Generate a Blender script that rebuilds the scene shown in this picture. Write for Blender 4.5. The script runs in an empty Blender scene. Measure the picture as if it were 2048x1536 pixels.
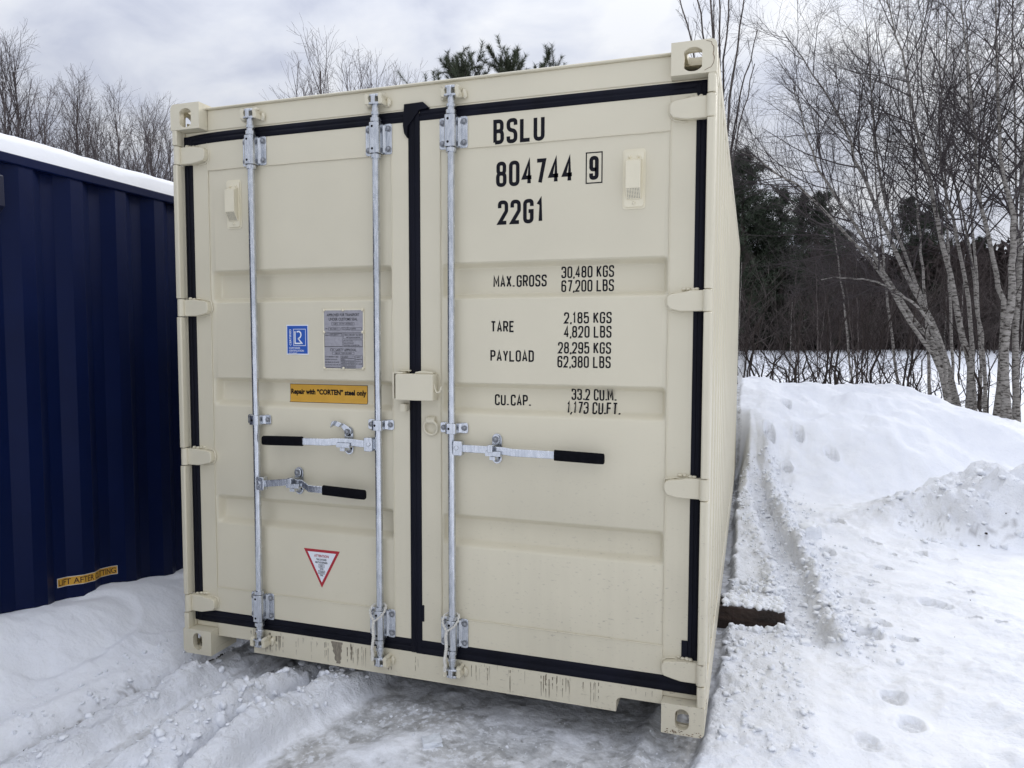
import bpy, bmesh, math, random
import numpy as np
from mathutils import Vector, Matrix, Euler

# ------------------------------------------------------------------ camera, sky, sun, exposure
scn = bpy.context.scene
COL = scn.collection
CAMP = np.array([2.57306, -2.75491, 1.50798])
cam_d = bpy.data.cameras.new('camera')
cam = bpy.data.objects.new('camera', cam_d); COL.objects.link(cam)
cam.location = CAMP
cam.rotation_euler = (math.radians(86.553), math.radians(-0.141), math.radians(18.195))
cam_d.sensor_fit = 'HORIZONTAL'; cam_d.sensor_width = 36.0
cam_d.lens = 36.0 * 1448.66 / 2048.0
cam_d.clip_start = 0.05; cam_d.clip_end = 2000
scn.camera = cam

SUN_EL, SUN_AZ = math.radians(28), math.radians(24)     # azimuth from +Y towards +X: a veiled sun to the right, behind the trees
wd = bpy.data.worlds.new('World'); scn.world = wd; wd.use_nodes = True
def world():
    nt = wd.node_tree; N = nt.nodes; L = nt.links; N.clear()
    out = N.new('ShaderNodeOutputWorld'); bg = N.new('ShaderNodeBackground')
    sky = N.new('ShaderNodeTexSky'); sky.sky_type = 'NISHITA'; sky.sun_disc = False
    sky.sun_elevation = SUN_EL; sky.sun_rotation = SUN_AZ
    tc = N.new('ShaderNodeTexCoord'); sep = N.new('ShaderNodeSeparateXYZ'); L.new(tc.outputs['Generated'], sep.inputs[0])
    mx = N.new('ShaderNodeMath'); mx.operation = 'MAXIMUM'; L.new(sep.outputs['Z'], mx.inputs[0]); mx.inputs[1].default_value = 0.0
    ad = N.new('ShaderNodeMath'); ad.operation = 'ADD'; L.new(mx.outputs[0], ad.inputs[0]); ad.inputs[1].default_value = 0.35
    dv = N.new('ShaderNodeVectorMath'); dv.operation = 'DIVIDE'; L.new(tc.outputs['Generated'], dv.inputs[0]); L.new(ad.outputs[0], dv.inputs[1])
    n1 = N.new('ShaderNodeTexNoise'); n1.inputs['Scale'].default_value = 4.6; n1.inputs['Detail'].default_value = 6; n1.inputs['Roughness'].default_value = .52
    n1.inputs['Distortion'].default_value = .35; L.new(dv.outputs[0], n1.inputs['Vector'])
    n2 = N.new('ShaderNodeTexNoise'); n2.inputs['Scale'].default_value = 0.9; n2.inputs['Detail'].default_value = 3; L.new(dv.outputs[0], n2.inputs['Vector'])
    m2 = N.new('ShaderNodeMath'); m2.operation = 'MULTIPLY_ADD'; L.new(n2.outputs[0], m2.inputs[0]); m2.inputs[1].default_value = .6; L.new(n1.outputs[0], m2.inputs[2])
    rp = N.new('ShaderNodeValToRGB'); e = rp.color_ramp.elements
    e[0].position = .64; e[0].color = (.600, .640, .765, 1); e[1].position = .98; e[1].color = (.90, .92, .965, 1)
    k = rp.color_ramp.elements.new(.80); k.color = (.755, .79, .885, 1)
    L.new(m2.outputs[0], rp.inputs[0])
    # glow of the veiled sun through the cloud
    dt = N.new('ShaderNodeVectorMath'); dt.operation = 'DOT_PRODUCT'; L.new(tc.outputs['Generated'], dt.inputs[0])
    dt.inputs[1].default_value = (math.sin(SUN_AZ)*math.cos(SUN_EL), math.cos(SUN_AZ)*math.cos(SUN_EL), math.sin(SUN_EL))
    mr = N.new('ShaderNodeMapRange'); mr.inputs['From Min'].default_value = .86; mr.inputs['From Max'].default_value = 1.0
    mr.inputs['To Min'].default_value = CLOUD; mr.inputs['To Max'].default_value = CLOUD*1.14; mr.interpolation_type = 'SMOOTHSTEP'
    L.new(dt.outputs['Value'], mr.inputs[0])
    sc = N.new('ShaderNodeVectorMath'); sc.operation = 'SCALE'; L.new(rp.outputs[0], sc.inputs[0]); L.new(mr.outputs[0], sc.inputs['Scale'])
    # an overcast sky is brighter overhead than near the horizon
    zn = N.new('ShaderNodeMapRange'); zn.inputs['From Min'].default_value = .25; zn.inputs['From Max'].default_value = 1.0; zn.inputs['To Min'].default_value = 1.0; zn.inputs['To Max'].default_value = 2.15; L.new(sep.outputs['Z'], zn.inputs[0])
    sc2 = N.new('ShaderNodeVectorMath'); sc2.operation = 'SCALE'; L.new(sc.outputs[0], sc2.inputs[0]); L.new(zn.outputs[0], sc2.inputs['Scale']); sc = sc2
    mix = N.new('ShaderNodeMix'); mix.data_type = 'RGBA'; mix.inputs[0].default_value = .975
    L.new(sky.outputs[0], mix.inputs[6]); L.new(sc.outputs[0], mix.inputs[7])
    L.new(mix.outputs[2], bg.inputs[0]); bg.inputs[1].default_value = .1
    L.new(bg.outputs[0], out.inputs[0])
CLOUD = 7.4
world()
sd = bpy.data.lights.new('sun', 'SUN'); sd.energy = 1.15; sd.angle = math.radians(14); sd.color = (1, .96, .9)
sun = bpy.data.objects.new('sun', sd); COL.objects.link(sun)
sdir = Vector((math.sin(SUN_AZ)*math.cos(SUN_EL), math.cos(SUN_AZ)*math.cos(SUN_EL), math.sin(SUN_EL)))
sun.rotation_euler = sdir.to_track_quat('Z', 'Y').to_euler(); sun.location = (6, 6, 12)
vs = scn.view_settings
vs.view_transform = 'Standard'; vs.look = 'None'; vs.exposure = 0.23; vs.gamma = 1.0; vs.use_curve_mapping = False

# ------------------------------------------------------------------ materials
def mat(name, col, rough=.5, metal=0.0, spec=.5, noise=None, bump=None, coat=0):
    """noise = (scale, amount, (sx,sy,sz)); bump = (scale, strength, distance)"""
    m = bpy.data.materials.new(name); m.use_nodes = True
    nt = m.node_tree; b = nt.nodes['Principled BSDF']
    b.inputs['Base Color'].default_value = (*col, 1); b.inputs['Roughness'].default_value = rough
    b.inputs['Metallic'].default_value = metal; b.inputs['Specular IOR Level'].default_value = spec
    if coat: b.inputs['Coat Weight'].default_value = coat; b.inputs['Coat Roughness'].default_value = .3
    tc = nt.nodes.new('ShaderNodeTexCoord')
    if noise:
        mp = nt.nodes.new('ShaderNodeMapping'); mp.inputs['Scale'].default_value = noise[2] if len(noise) > 2 else (1, 1, 1)
        nt.links.new(tc.outputs['Object'], mp.inputs[0])
        n = nt.nodes.new('ShaderNodeTexNoise'); n.inputs['Scale'].default_value = noise[0]; n.inputs['Detail'].default_value = 5
        nt.links.new(mp.outputs[0], n.inputs['Vector'])
        r = nt.nodes.new('ShaderNodeValToRGB'); a = noise[1]
        r.color_ramp.elements[0].position = .3; r.color_ramp.elements[1].position = .7
        r.color_ramp.elements[0].color = (*[max(0, c*(1-a)) for c in col], 1); r.color_ramp.elements[1].color = (*[min(1, c*(1+a)) for c in col], 1)
        nt.links.new(n.outputs[0], r.inputs[0]); nt.links.new(r.outputs[0], b.inputs['Base Color'])
    if bump:
        n = nt.nodes.new('ShaderNodeTexNoise'); n.inputs['Scale'].default_value = bump[0]; n.inputs['Detail'].default_value = 4
        nt.links.new(tc.outputs['Object'], n.inputs['Vector'])
        bp = nt.nodes.new('ShaderNodeBump'); bp.inputs['Strength'].default_value = bump[1]; bp.inputs['Distance'].default_value = bump[2]
        nt.links.new(n.outputs[0], bp.inputs['Height']); nt.links.new(bp.outputs[0], b.inputs['Normal'])
    return m

def cream_paint(name, col):
    """sprayed ivory paint: faint mottling, orange peel, sparse specks and a film of road dirt low down on the right"""
    m = mat(name, col, .42, spec=.45)
    nt = m.node_tree; N = nt.nodes; L = nt.links; b = N['Principled BSDF']
    tc = N['Texture Coordinate']
    n = N.new('ShaderNodeTexNoise'); n.inputs['Scale'].default_value = 2.2; n.inputs['Detail'].default_value = 6; L.new(tc.outputs['Object'], n.inputs['Vector'])
    r = N.new('ShaderNodeValToRGB'); r.color_ramp.elements[0].position = .3; r.color_ramp.elements[1].position = .7
    r.color_ramp.elements[0].color = (*[c*.955 for c in col], 1); r.color_ramp.elements[1].color = (*[c*1.03 for c in col], 1)
    L.new(n.outputs[0], r.inputs[0])
    # dirt specks, denser where road spray reached (low, right)
    s = N.new('ShaderNodeTexNoise'); s.inputs['Scale'].default_value = 95; s.inputs['Detail'].default_value = 3
    mp = N.new('ShaderNodeMapping'); mp.inputs['Scale'].default_value = (.55, 1, 1.2); L.new(tc.outputs['Object'], mp.inputs[0]); L.new(mp.outputs[0], s.inputs['Vector'])
    sx = N.new('ShaderNodeSeparateXYZ'); L.new(tc.outputs['Object'], sx.inputs[0])
    mz = N.new('ShaderNodeMapRange'); mz.inputs['From Min'].default_value = 1.25; mz.inputs['From Max'].default_value = .1; L.new(sx.outputs['Z'], mz.inputs[0])
    mxx = N.new('ShaderNodeMapRange'); mxx.inputs['From Min'].default_value = .6; mxx.inputs['From Max'].default_value = 2.3; L.new(sx.outputs['X'], mxx.inputs[0])
    mm = N.new('ShaderNodeMath'); mm.operation = 'MULTIPLY'; L.new(mz.outputs[0], mm.inputs[0]); L.new(mxx.outputs[0], mm.inputs[1])
    n3 = N.new('ShaderNodeTexNoise'); n3.inputs['Scale'].default_value = 3.5; n3.inputs['Detail'].default_value = 4; L.new(tc.outputs['Object'], n3.inputs['Vector'])
    m3 = N.new('ShaderNodeMath'); m3.operation = 'MULTIPLY'; L.new(mm.outputs[0], m3.inputs[0]); L.new(n3.outputs[0], m3.inputs[1])
    th = N.new('ShaderNodeMapRange'); th.inputs['From Min'].default_value = .62; th.inputs['From Max'].default_value = .74; L.new(s.outputs[0], th.inputs[0])
    m4 = N.new('ShaderNodeMath'); m4.operation = 'MULTIPLY'; L.new(th.outputs[0], m4.inputs[0]); L.new(m3.outputs[0], m4.inputs[1])
    # the film itself: vertical runs
    mp2 = N.new('ShaderNodeMapping'); mp2.inputs['Scale'].default_value = (26, 1, 1.4); L.new(tc.outputs['Object'], mp2.inputs[0])
    n4 = N.new('ShaderNodeTexNoise'); n4.inputs['Scale'].default_value = 1; n4.inputs['Detail'].default_value = 5; L.new(mp2.outputs[0], n4.inputs['Vector'])
    m5 = N.new('ShaderNodeMath'); m5.operation = 'MULTIPLY'; L.new(n4.outputs[0], m5.inputs[0]); L.new(m3.outputs[0], m5.inputs[1])
    m6 = N.new('ShaderNodeMath'); m6.operation = 'MULTIPLY_ADD'; L.new(m5.outputs[0], m6.inputs[0]); m6.inputs[1].default_value = .52; 
    m7 = N.new('ShaderNodeMath'); m7.operation = 'MULTIPLY'; L.new(m4.outputs[0], m7.inputs[0]); m7.inputs[1].default_value = 1.15
    L.new(m7.outputs[0], m6.inputs[2])
    mix = N.new('ShaderNodeMix'); mix.data_type = 'RGBA'; L.new(m6.outputs[0], mix.inputs[0]); L.new(r.outputs[0], mix.inputs[6]); mix.inputs[7].default_value = (.22, .19, .15, 1)
    L.new(mix.outputs[2], b.inputs['Base Color'])
    bn = N.new('ShaderNodeTexNoise'); bn.inputs['Scale'].default_value = 4.5; bn.inputs['Detail'].default_value = 2; L.new(tc.outputs['Object'], bn.inputs['Vector'])
    b1 = N.new('ShaderNodeBump'); b1.inputs['Strength'].default_value = .17; b1.inputs['Distance'].default_value = .012; L.new(bn.outputs[0], b1.inputs['Height'])
    b2 = N.new('ShaderNodeBump'); b2.inputs['Strength'].default_value = .16; b2.inputs['Distance'].default_value = .0012
    bn2 = N.new('ShaderNodeTexNoise'); bn2.inputs['Scale'].default_value = 140; L.new(tc.outputs['Object'], bn2.inputs['Vector'])
    L.new(bn2.outputs[0], b2.inputs['Height']); L.new(b1.outputs[0], b2.inputs['Normal']); L.new(b2.outputs[0], b.inputs['Normal'])
    return m

CREAM = cream_paint('cream_paint', (.672, .620, .474))
VENTC = mat('cream_plastic', (.75, .69, .52), .45, noise=(8, .04))
RUB = mat('black_rubber', (.005, .0055, .011), .5, spec=.13, noise=(9, .35, (1, 1, .3)), bump=(6, .3, .004))
def galvanised():
    m = mat('galvanised_steel', (.62, .645, .68), .36, metal=.96)
    nt = m.node_tree; N = nt.nodes; L = nt.links; b = N['Principled BSDF']; tc = N['Texture Coordinate']
    mp = N.new('ShaderNodeMapping'); mp.inputs['Scale'].default_value = (1, 1, .22); L.new(tc.outputs['Object'], mp.inputs[0])
    n = N.new('ShaderNodeTexNoise'); n.inputs['Scale'].default_value = 110; n.inputs['Detail'].default_value = 4; L.new(mp.outputs[0], n.inputs['Vector'])
    r = N.new('ShaderNodeValToRGB'); r.color_ramp.elements[0].position = .36; r.color_ramp.elements[1].position = .62
    r.color_ramp.elements[0].color = (.50, .525, .56, 1); r.color_ramp.elements[1].color = (.66, .68, .71, 1); L.new(n.outputs[0], r.inputs[0]); L.new(r.outputs[0], b.inputs['Base Color'])
    rr = N.new('ShaderNodeMapRange'); rr.inputs['To Min'].default_value = .17; rr.inputs['To Max'].default_value = .34; L.new(n.outputs[0], rr.inputs[0]); L.new(rr.outputs[0], b.inputs['Roughness'])
    bp = N.new('ShaderNodeBump'); bp.inputs['Strength'].default_value = .2; bp.inputs['Distance'].default_value = .0012; L.new(n.outputs[0], bp.inputs['Height']); L.new(bp.outputs[0], b.inputs['Normal'])
    return m
GALV = galvanised()
BOLTM = mat('dull_bolt_steel', (.30, .31, .33), .5, metal=.7, noise=(120, .25))
GRIP = mat('black_grip_rubber', (.005, .005, .007), .7, spec=.06, noise=(60, .3), bump=(160, .15, .001))
HOLE_SHADE = mat('hole_shade', (.006, .006, .007), .9, spec=.1)  # flat black spots that stand in for the shade inside holes
INK = mat('black_vinyl', (.008, .008, .012), .5, spec=.12)
INKG = mat('etched_ink', (.06, .06, .065), .6)
WHITE = mat('white_vinyl', (.78, .80, .84), .35)
BLUEV = mat('blue_vinyl', (.012, .09, .42), .35)
YELV = mat('yellow_vinyl', (.66, .36, .035), .45, noise=(20, .06))
REDV = mat('red_vinyl', (.42, .012, .025), .4)
PLATE = mat('etched_aluminium', (.36, .35, .375), .5, metal=.25, noise=(90, .08))
STAIN = mat('dried_dirt_run', (.17, .14, .10), .8, noise=(70, .7))
STAIN2 = mat('dried_silt', (.24, .21, .16), .85, noise=(60, .4, (3, 1, .5)))
RUST = mat('rust', (.17, .105, .065), .9, noise=(60, .6))
NAVY = mat('navy_paint', (.0026, .0080, .044), .38, spec=.13, noise=(3, .12), bump=(5, .2, .008))
NAVYD = mat('navy_plastic', (.006, .009, .032), .4, spec=.3)
ROPE = mat('white_rope', (.66, .64, .58), .8, noise=(200, .2))
WOOD = mat('wet_dark_timber', (.030, .017, .011), .6, noise=(18, .7, (.25, 1.5, 3)), bump=(24, .8, .02))
SNOWM = mat('packed_snow', (.83, .85, .89), .7, spec=.3, noise=(30, .03), bump=(50, .5, .012))
SNOWR = mat('soft_snow', (.86, .875, .91), .75, spec=.25, noise=(6, .02), bump=(25, .25, .01))
ICEM = mat('ice_lump', (.70, .73, .77), .35, spec=.5, noise=(40, .1), bump=(60, .4, .01))
SOIL = mat('dark_soil', (.03, .024, .018), .9, noise=(80, .5))
def birch_bark():
    m = mat('birch_bark', (.4, .38, .35), .8, spec=.2)
    nt = m.node_tree; N = nt.nodes; L = nt.links; b = N['Principled BSDF']; tc = N['Texture Coordinate']
    mp = N.new('ShaderNodeMapping'); mp.inputs['Scale'].default_value = (8, 8, 24); L.new(tc.outputs['Object'], mp.inputs[0])
    n = N.new('ShaderNodeTexNoise'); n.inputs['Scale'].default_value = 1.6; n.inputs['Detail'].default_value = 6; n.inputs['Roughness'].default_value = .65; L.new(mp.outputs[0], n.inputs['Vector'])
    r = N.new('ShaderNodeValToRGB'); e = r.color_ramp.elements; e[0].position = .39; e[0].color = (.040, .033, .028, 1); e[1].position = .50; e[1].color = (.25, .232, .21, 1)
    k = e.new(.75); k.color = (.39, .37, .34, 1); L.new(n.outputs[0], r.inputs[0]); L.new(r.outputs[0], b.inputs['Base Color'])
    return m
BIRCH = birch_bark()
TWIG = mat('brown_twig_bark', (.062, .053, .054), .85, spec=.15, noise=(3, .35))
TWIGP = mat('pale_twig_bark', (.105, .090, .090), .85, spec=.15, noise=(3, .3))
BARKG = mat('grey_bark', (.10, .085, .078), .9, spec=.15, noise=(4, .4, (3, 3, 1)))
BARKD = mat('dark_wet_bark', (.045, .036, .032), .9, spec=.15, noise=(4, .4, (3, 3, 1)))
NEED = mat('dark_needles', (.034, .045, .028), .7, spec=.2, noise=(1.3, .5))
NEEDP = mat('pine_needles', (.060, .072, .042), .65, spec=.25, noise=(2.5, .4))
THICK = mat('grey_brown_stems', (.098, .083, .077), .9, spec=.1, noise=(.8, .5))
BRUSH = mat('brown_brush', (.046, .036, .034), .9, spec=.1, noise=(.6, .45))

# ------------------------------------------------------------------ mesh helpers
class MB:
    def __init__(s): s.v = []; s.f = []; s.m = []
    def add(s, vs, fs, mi=0):
        o = len(s.v); s.v += [tuple(map(float, p)) for p in vs]; s.f += [tuple(i+o for i in f) for f in fs]; s.m += [mi]*len(fs); return s
    def box(s, x0, x1, y0, y1, z0, z1, mi=0):
        return s.add([(x, y, z) for x in (x0, x1) for y in (y0, y1) for z in (z0, z1)],
                     [(0, 1, 3, 2), (4, 6, 7, 5), (0, 4, 5, 1), (2, 3, 7, 6), (0, 2, 6, 4), (1, 5, 7, 3)], mi)
    def prism(s, poly, ax, a, b, mi=0):
        n = len(poly); f3 = {'Y': lambda p, t: (p[0], t, p[1]), 'Z': lambda p, t: (p[0], p[1], t), 'X': lambda p, t: (t, p[0], p[1])}[ax]
        return s.add([f3(p, a) for p in poly]+[f3(p, b) for p in poly],
                     [tuple(range(n)), tuple(range(2*n-1, n-1, -1))]+[(i, i+n, (i+1) % n+n, (i+1) % n) for i in range(n)], mi)
    def cyl(s, p0, p1, r, n=16, r2=None, mi=0, cap=True):
        p0 = Vector(p0); p1 = Vector(p1); d = (p1-p0).normalized(); u = d.orthogonal().normalized(); w = d.cross(u); r2 = r if r2 is None else r2
        vs = []
        for P, R in ((p0, r), (p1, r2)):
            vs += [P+R*(math.cos(2*math.pi*i/n)*u+math.sin(2*math.pi*i/n)*w) for i in range(n)]
        fs = [(i, (i+1) % n, (i+1) % n+n, i+n) for i in range(n)]
        if cap: fs += [tuple(range(n))[::-1], tuple(range(n, 2*n))]
        return s.add(vs, fs, mi)
    def tube(s, pts, r, n=8, mi=0, closed=False, flat=1.0):
        pts = [Vector(p) for p in pts]; N = len(pts); vs = []; rr = r if hasattr(r, '__len__') else [r]*N; u = None
        for i, p in enumerate(pts):
            a = pts[i-1] if (i or closed) else p; b = pts[(i+1) % N] if (i < N-1 or closed) else p
            d = (b-a).normalized()
            u = d.orthogonal().normalized() if u is None else (u-d*u.dot(d)).normalized()
            w = d.cross(u); vs += [p+rr[i]*(math.cos(2*math.pi*k/n)*u+flat*math.sin(2*math.pi*k/n)*w) for k in range(n)]
        fs = []
        for i in range(N if closed else N-1):
            j = (i+1) % N
            fs += [(i*n+k, i*n+(k+1) % n, j*n+(k+1) % n, j*n+k) for k in range(n)]
        if not closed: fs += [tuple(range(n))[::-1], tuple(range((N-1)*n, N*n))]
        return s.add(vs, fs, mi)
    def blob(s, c, r, seed=0, n=(8, 5), amp=.25, mi=0):
        rg = random.Random(seed); vs = [(c[0], c[1], c[2]-r[2])]; A, B = n
        for j in range(1, B):
            th = math.pi*j/B
            for i in range(A):
                k = 1+rg.uniform(-amp, amp); ph = 2*math.pi*i/A
                vs.append((c[0]+r[0]*k*math.sin(th)*math.cos(ph), c[1]+r[1]*k*math.sin(th)*math.sin(ph), c[2]-r[2]*k*math.cos(th)))
        vs.append((c[0], c[1], c[2]+r[2])); t = len(vs)-1; fs = []
        for i in range(A):
            fs.append((0, 1+(i+1) % A, 1+i)); fs.append((t, t-A+i, t-A+(i+1) % A))
            for j in range(B-2):
                a = 1+j*A+i; b = 1+j*A+(i+1) % A; fs.append((a, b, b+A, a+A))
        return s.add(vs, fs, mi)
    def build(s, name, mats, parent=None, bevel=0, seg=2, smooth=35, recalc=True, **props):
        me = bpy.data.meshes.new(name); me.from_pydata(s.v, [], s.f)
        mats = mats if isinstance(mats, (list, tuple)) else [mats]
        for m in mats: me.materials.append(m)
        if len(mats) > 1: me.polygons.foreach_set('material_index', s.m)
        if recalc:
            bm = bmesh.new(); bm.from_mesh(me); bmesh.ops.recalc_face_normals(bm, faces=bm.faces); bm.to_mesh(me); bm.free()
        if smooth:
            me.shade_smooth(); me.set_sharp_from_angle(angle=math.radians(smooth))
        o = link(name, me, parent)
        if bevel:
            b = o.modifiers.new('bevel', 'BEVEL'); b.width = bevel; b.segments = seg; b.limit_method = 'ANGLE'; b.angle_limit = math.radians(40)
        for k, v in props.items(): o[k] = v
        return o
def link(name, data, parent=None):
    o = bpy.data.objects.new(name, data); COL.objects.link(o)
    if parent is not None: o.parent = parent
    return o
def thing(name, label, cat, loc=(0, 0, 0), rz=0, group=None):
    o = bpy.data.objects.new(name, None); COL.objects.link(o); o.location = loc; o.rotation_euler = (0, 0, rz)
    o.empty_display_size = .2; o['label'] = label; o['category'] = cat
    if group: o['group'] = group
    return o
def tag(o, label, cat, group=None, kind=None):
    if label: o['label'] = label
    if cat: o['category'] = cat
    if group: o['group'] = group
    if kind: o['kind'] = kind
    return o
def big_mesh(name, V, Fq, mat_, smooth=True, tri=False):
    me = bpy.data.meshes.new(name); V = np.ascontiguousarray(V, dtype=np.float32); k = 3 if tri else 4
    nf = len(Fq); me.vertices.add(len(V)); me.vertices.foreach_set('co', V.ravel())
    me.loops.add(nf*k); me.loops.foreach_set('vertex_index', np.ascontiguousarray(Fq, dtype=np.int32).ravel())
    me.polygons.add(nf); me.polygons.foreach_set('loop_start', np.arange(nf, dtype=np.int32)*k); me.polygons.foreach_set('loop_total', np.full(nf, k, dtype=np.int32))
    me.materials.append(mat_); me.update(calc_edges=True)
    if smooth: me.shade_smooth()
    return me
def arc(cx, cy, r, a0, a1, n=6):
    return [(cx+r*math.cos(math.radians(a0+(a1-a0)*i/n)), cy+r*math.sin(math.radians(a0+(a1-a0)*i/n))) for i in range(n+1)]
def rrect(x0, x1, z0, z1, r, n=5):
    return arc(x1-r, z1-r, r, 0, 90, n)+arc(x0+r, z1-r, r, 90, 180, n)+arc(x0+r, z0+r, r, 180, 270, n)+arc(x1-r, z0+r, r, 270, 360, n)
# ------------------------------------------------------------------ lettering
SQ = .5
GL = {  # strokes on a unit box: (points (x, y, rounded), closed)
 '0': [([(0,0,1),(1,0,1),(1,1,1),(0,1,1)],1)], '1': [([(.12,.80,0),(.62,1,0),(.62,0,0)],0)],
 '2': [([(0,.72,0),(0,1,1),(1,1,1),(1,.56,.3),(0,0,0),(1,0,0)],0)],
 '3': [([(0,.76,0),(0,1,1),(1,1,1),(1,.53,1),(.35,.53,0)],0),([(.35,.53,0),(1,.53,1),(1,0,1),(0,0,1),(0,.24,0)],0)],
 '4': [([(.74,0,0),(.74,1,0),(0,.27,0),(1.08,.27,0)],0)], '5': [([(1,1,0),(.03,1,0),(.03,.54,0),(.3,.62,.2),(1,.62,1),(1,0,1),(0,0,1),(0,.24,0)],0)],
 '6': [([(1,.77,0),(1,1,1),(0,1,1),(0,0,1),(1,0,1),(1,.58,1),(.05,.58,0)],0)], '7': [([(0,1,0),(1,1,0),(.42,0,0)],0)],
 '8': [([(.05,.53,1),(.95,.53,1),(.95,1,1),(.05,1,1)],1),([(0,0,1),(1,0,1),(1,.53,1),(0,.53,1)],1)],
 '9': [([(0,.23,0),(0,0,1),(1,0,1),(1,1,1),(0,1,1),(0,.42,1),(.95,.42,0)],0)],
 'A': [([(0,0,0),(.5,1,0),(1,0,0)],0),([(.17,.27,0),(.83,.27,0)],0)], 'B': [([(0,0,0),(0,1,0),(.95,1,1),(.95,.53,1),(0,.53,0)],0),([(0,.53,0),(1,.53,1),(1,0,1),(0,0,0)],0)],
 'C': [([(1,.74,0),(1,1,1),(0,1,1),(0,0,1),(1,0,1),(1,.26,0)],0)], 'D': [([(0,0,0),(0,1,0),(1,1,1),(1,0,1)],1)],
 'E': [([(1,1,0),(0,1,0),(0,0,0),(1,0,0)],0),([(0,.52,0),(.82,.52,0)],0)], 'F': [([(1,1,0),(0,1,0),(0,0,0)],0),([(0,.52,0),(.85,.52,0)],0)],
 'G': [([(1,.74,0),(1,1,1),(0,1,1),(0,0,1),(1,0,1),(1,.5,0),(.52,.5,0)],0)], 'K': [([(0,0,0),(0,1,0)],0),([(1,1,0),(0,.40,0)],0),([(.3,.6,0),(1,0,0)],0)],
 'L': [([(0,1,0),(0,0,0),(1.08,0,0)],0)], 'M': [([(0,0,0),(0,1,0),(.5,.3,0),(1,1,0),(1,0,0)],0)], 'O': [([(0,0,1),(1,0,1),(1,1,1),(0,1,1)],1)],
 'P': [([(0,0,0),(0,1,0),(1,1,1),(1,.47,1),(0,.47,0)],0)], 'R': [([(0,0,0),(0,1,0),(1,1,1),(1,.47,1),(0,.47,0)],0),([(.55,.47,0),(1,0,0)],0)],
 'S': [([(1,.76,0),(1,1,1),(0,1,1),(0,.56,1),(1,.48,1),(1,0,1),(0,0,1),(0,.24,0)],0)], 'T': [([(-.05,1,0),(1.05,1,0)],0),([(.5,1,0),(.5,0,0)],0)],
 'U': [([(0,1,0),(0,0,1),(1,0,1),(1,1,0)],0)], 'X': [([(0,0,0),(1,1,0)],0),([(0,1,0),(1,0,0)],0)], 'Y': [([(0,1,0),(.5,.45,0),(1,1,0)],0),([(.5,.45,0),(.5,0,0)],0)],
 'I': [([(.5,0,0),(.5,1,0)],0)], 'N': [([(0,0,0),(0,1,0),(1,0,0),(1,1,0)],0)],
 '.': [([(.1,-.03,0),(.1,.10,0)],0)], ',': [([(.06,.06,0),(-.14,-.15,0)],0)]}
def fillet(pts, closed, R):
    out = []; n = len(pts)
    for i, (x, y, r) in enumerate(pts):
        if not r or (not closed and i in (0, n-1)): out.append((x, y)); continue
        p = Vector((x, y)); a = Vector(pts[i-1][:2]); b = Vector(pts[(i+1) % n][:2]); da = a-p; db = b-p
        t = min(R*r, da.length*.5, db.length*.5); A = p+da.normalized()*t; B = p+db.normalized()*t
        for k in range(7):
            s = k/6; out.append(tuple((1-s)**2*A+2*s*(1-s)*p*1.0+s*s*B))
    return out
def ribbon(pts, closed, w):
    P = [Vector(p) for p in pts]; P = [p for i, p in enumerate(P) if i == 0 or (p-P[i-1]).length > 1e-6]
    n = len(P); L = []; Rr = []
    for i in range(n):
        d1 = (P[i]-P[i-1]).normalized() if (i or closed) else None
        d2 = (P[(i+1) % n]-P[i]).normalized() if (i < n-1 or closed) else None
        d1 = d1 or d2; d2 = d2 or d1
        n1 = Vector((-d1.y, d1.x)); n2 = Vector((-d2.y, d2.x)); m = (n1+n2)
        m = m.normalized() if m.length > 1e-4 else n1
        k = min(1/max(.3, m.dot(n1)), 2.2); L.append(P[i]+m*w/2*k); Rr.append(P[i]-m*w/2*k)
    fs = [(i, (i+1) % n, (i+1) % n+n, i+n) for i in range(n if closed else n-1)]
    return L+Rr, fs
def stroke_text(txt, x0, x1, z0, z1, sw, gp=.86):
    """centre-line lettering filling x0..x1, z0..z1 (outer bounds); returns (verts2d, faces, layer)"""
    H = z1-z0; out = []; adv = 0.0; pos = []
    for c in txt:
        if c == ' ': adv += .85; continue
        if c == '|': adv += .42; continue
        wdt = {'1': .62, '.': .16, ',': .0, 'I': .1, 'M': 1.25}.get(c, 1.0); lead = .12 if c in '.,' else 0
        pos.append((c, adv+lead*0, wdt)); adv += wdt+(gp if c not in '.,' else gp*.8)
    tot = adv-(gp if txt[-1] not in '.,' else gp*.8)
    W = (x1-x0-sw)/tot
    for c, a, wdt in pos:
        for li, (pts, cl) in enumerate(GL[c]):
            pp = [(px*W*wdt, py*(H-sw), r) if c not in '.,' else (px*W, py*(H-sw), r) for px, py, r in pts]
            pp = fillet(pp, cl, W*.5)
            vs, fs = ribbon(pp, cl, sw*1.25 if c == '.' else sw)
            out.append(([(v.x+x0+sw/2+a*W, v.y+z0+sw/2) for v in vs], fs, li))
    return out
FONT_CACHE = {}
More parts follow.
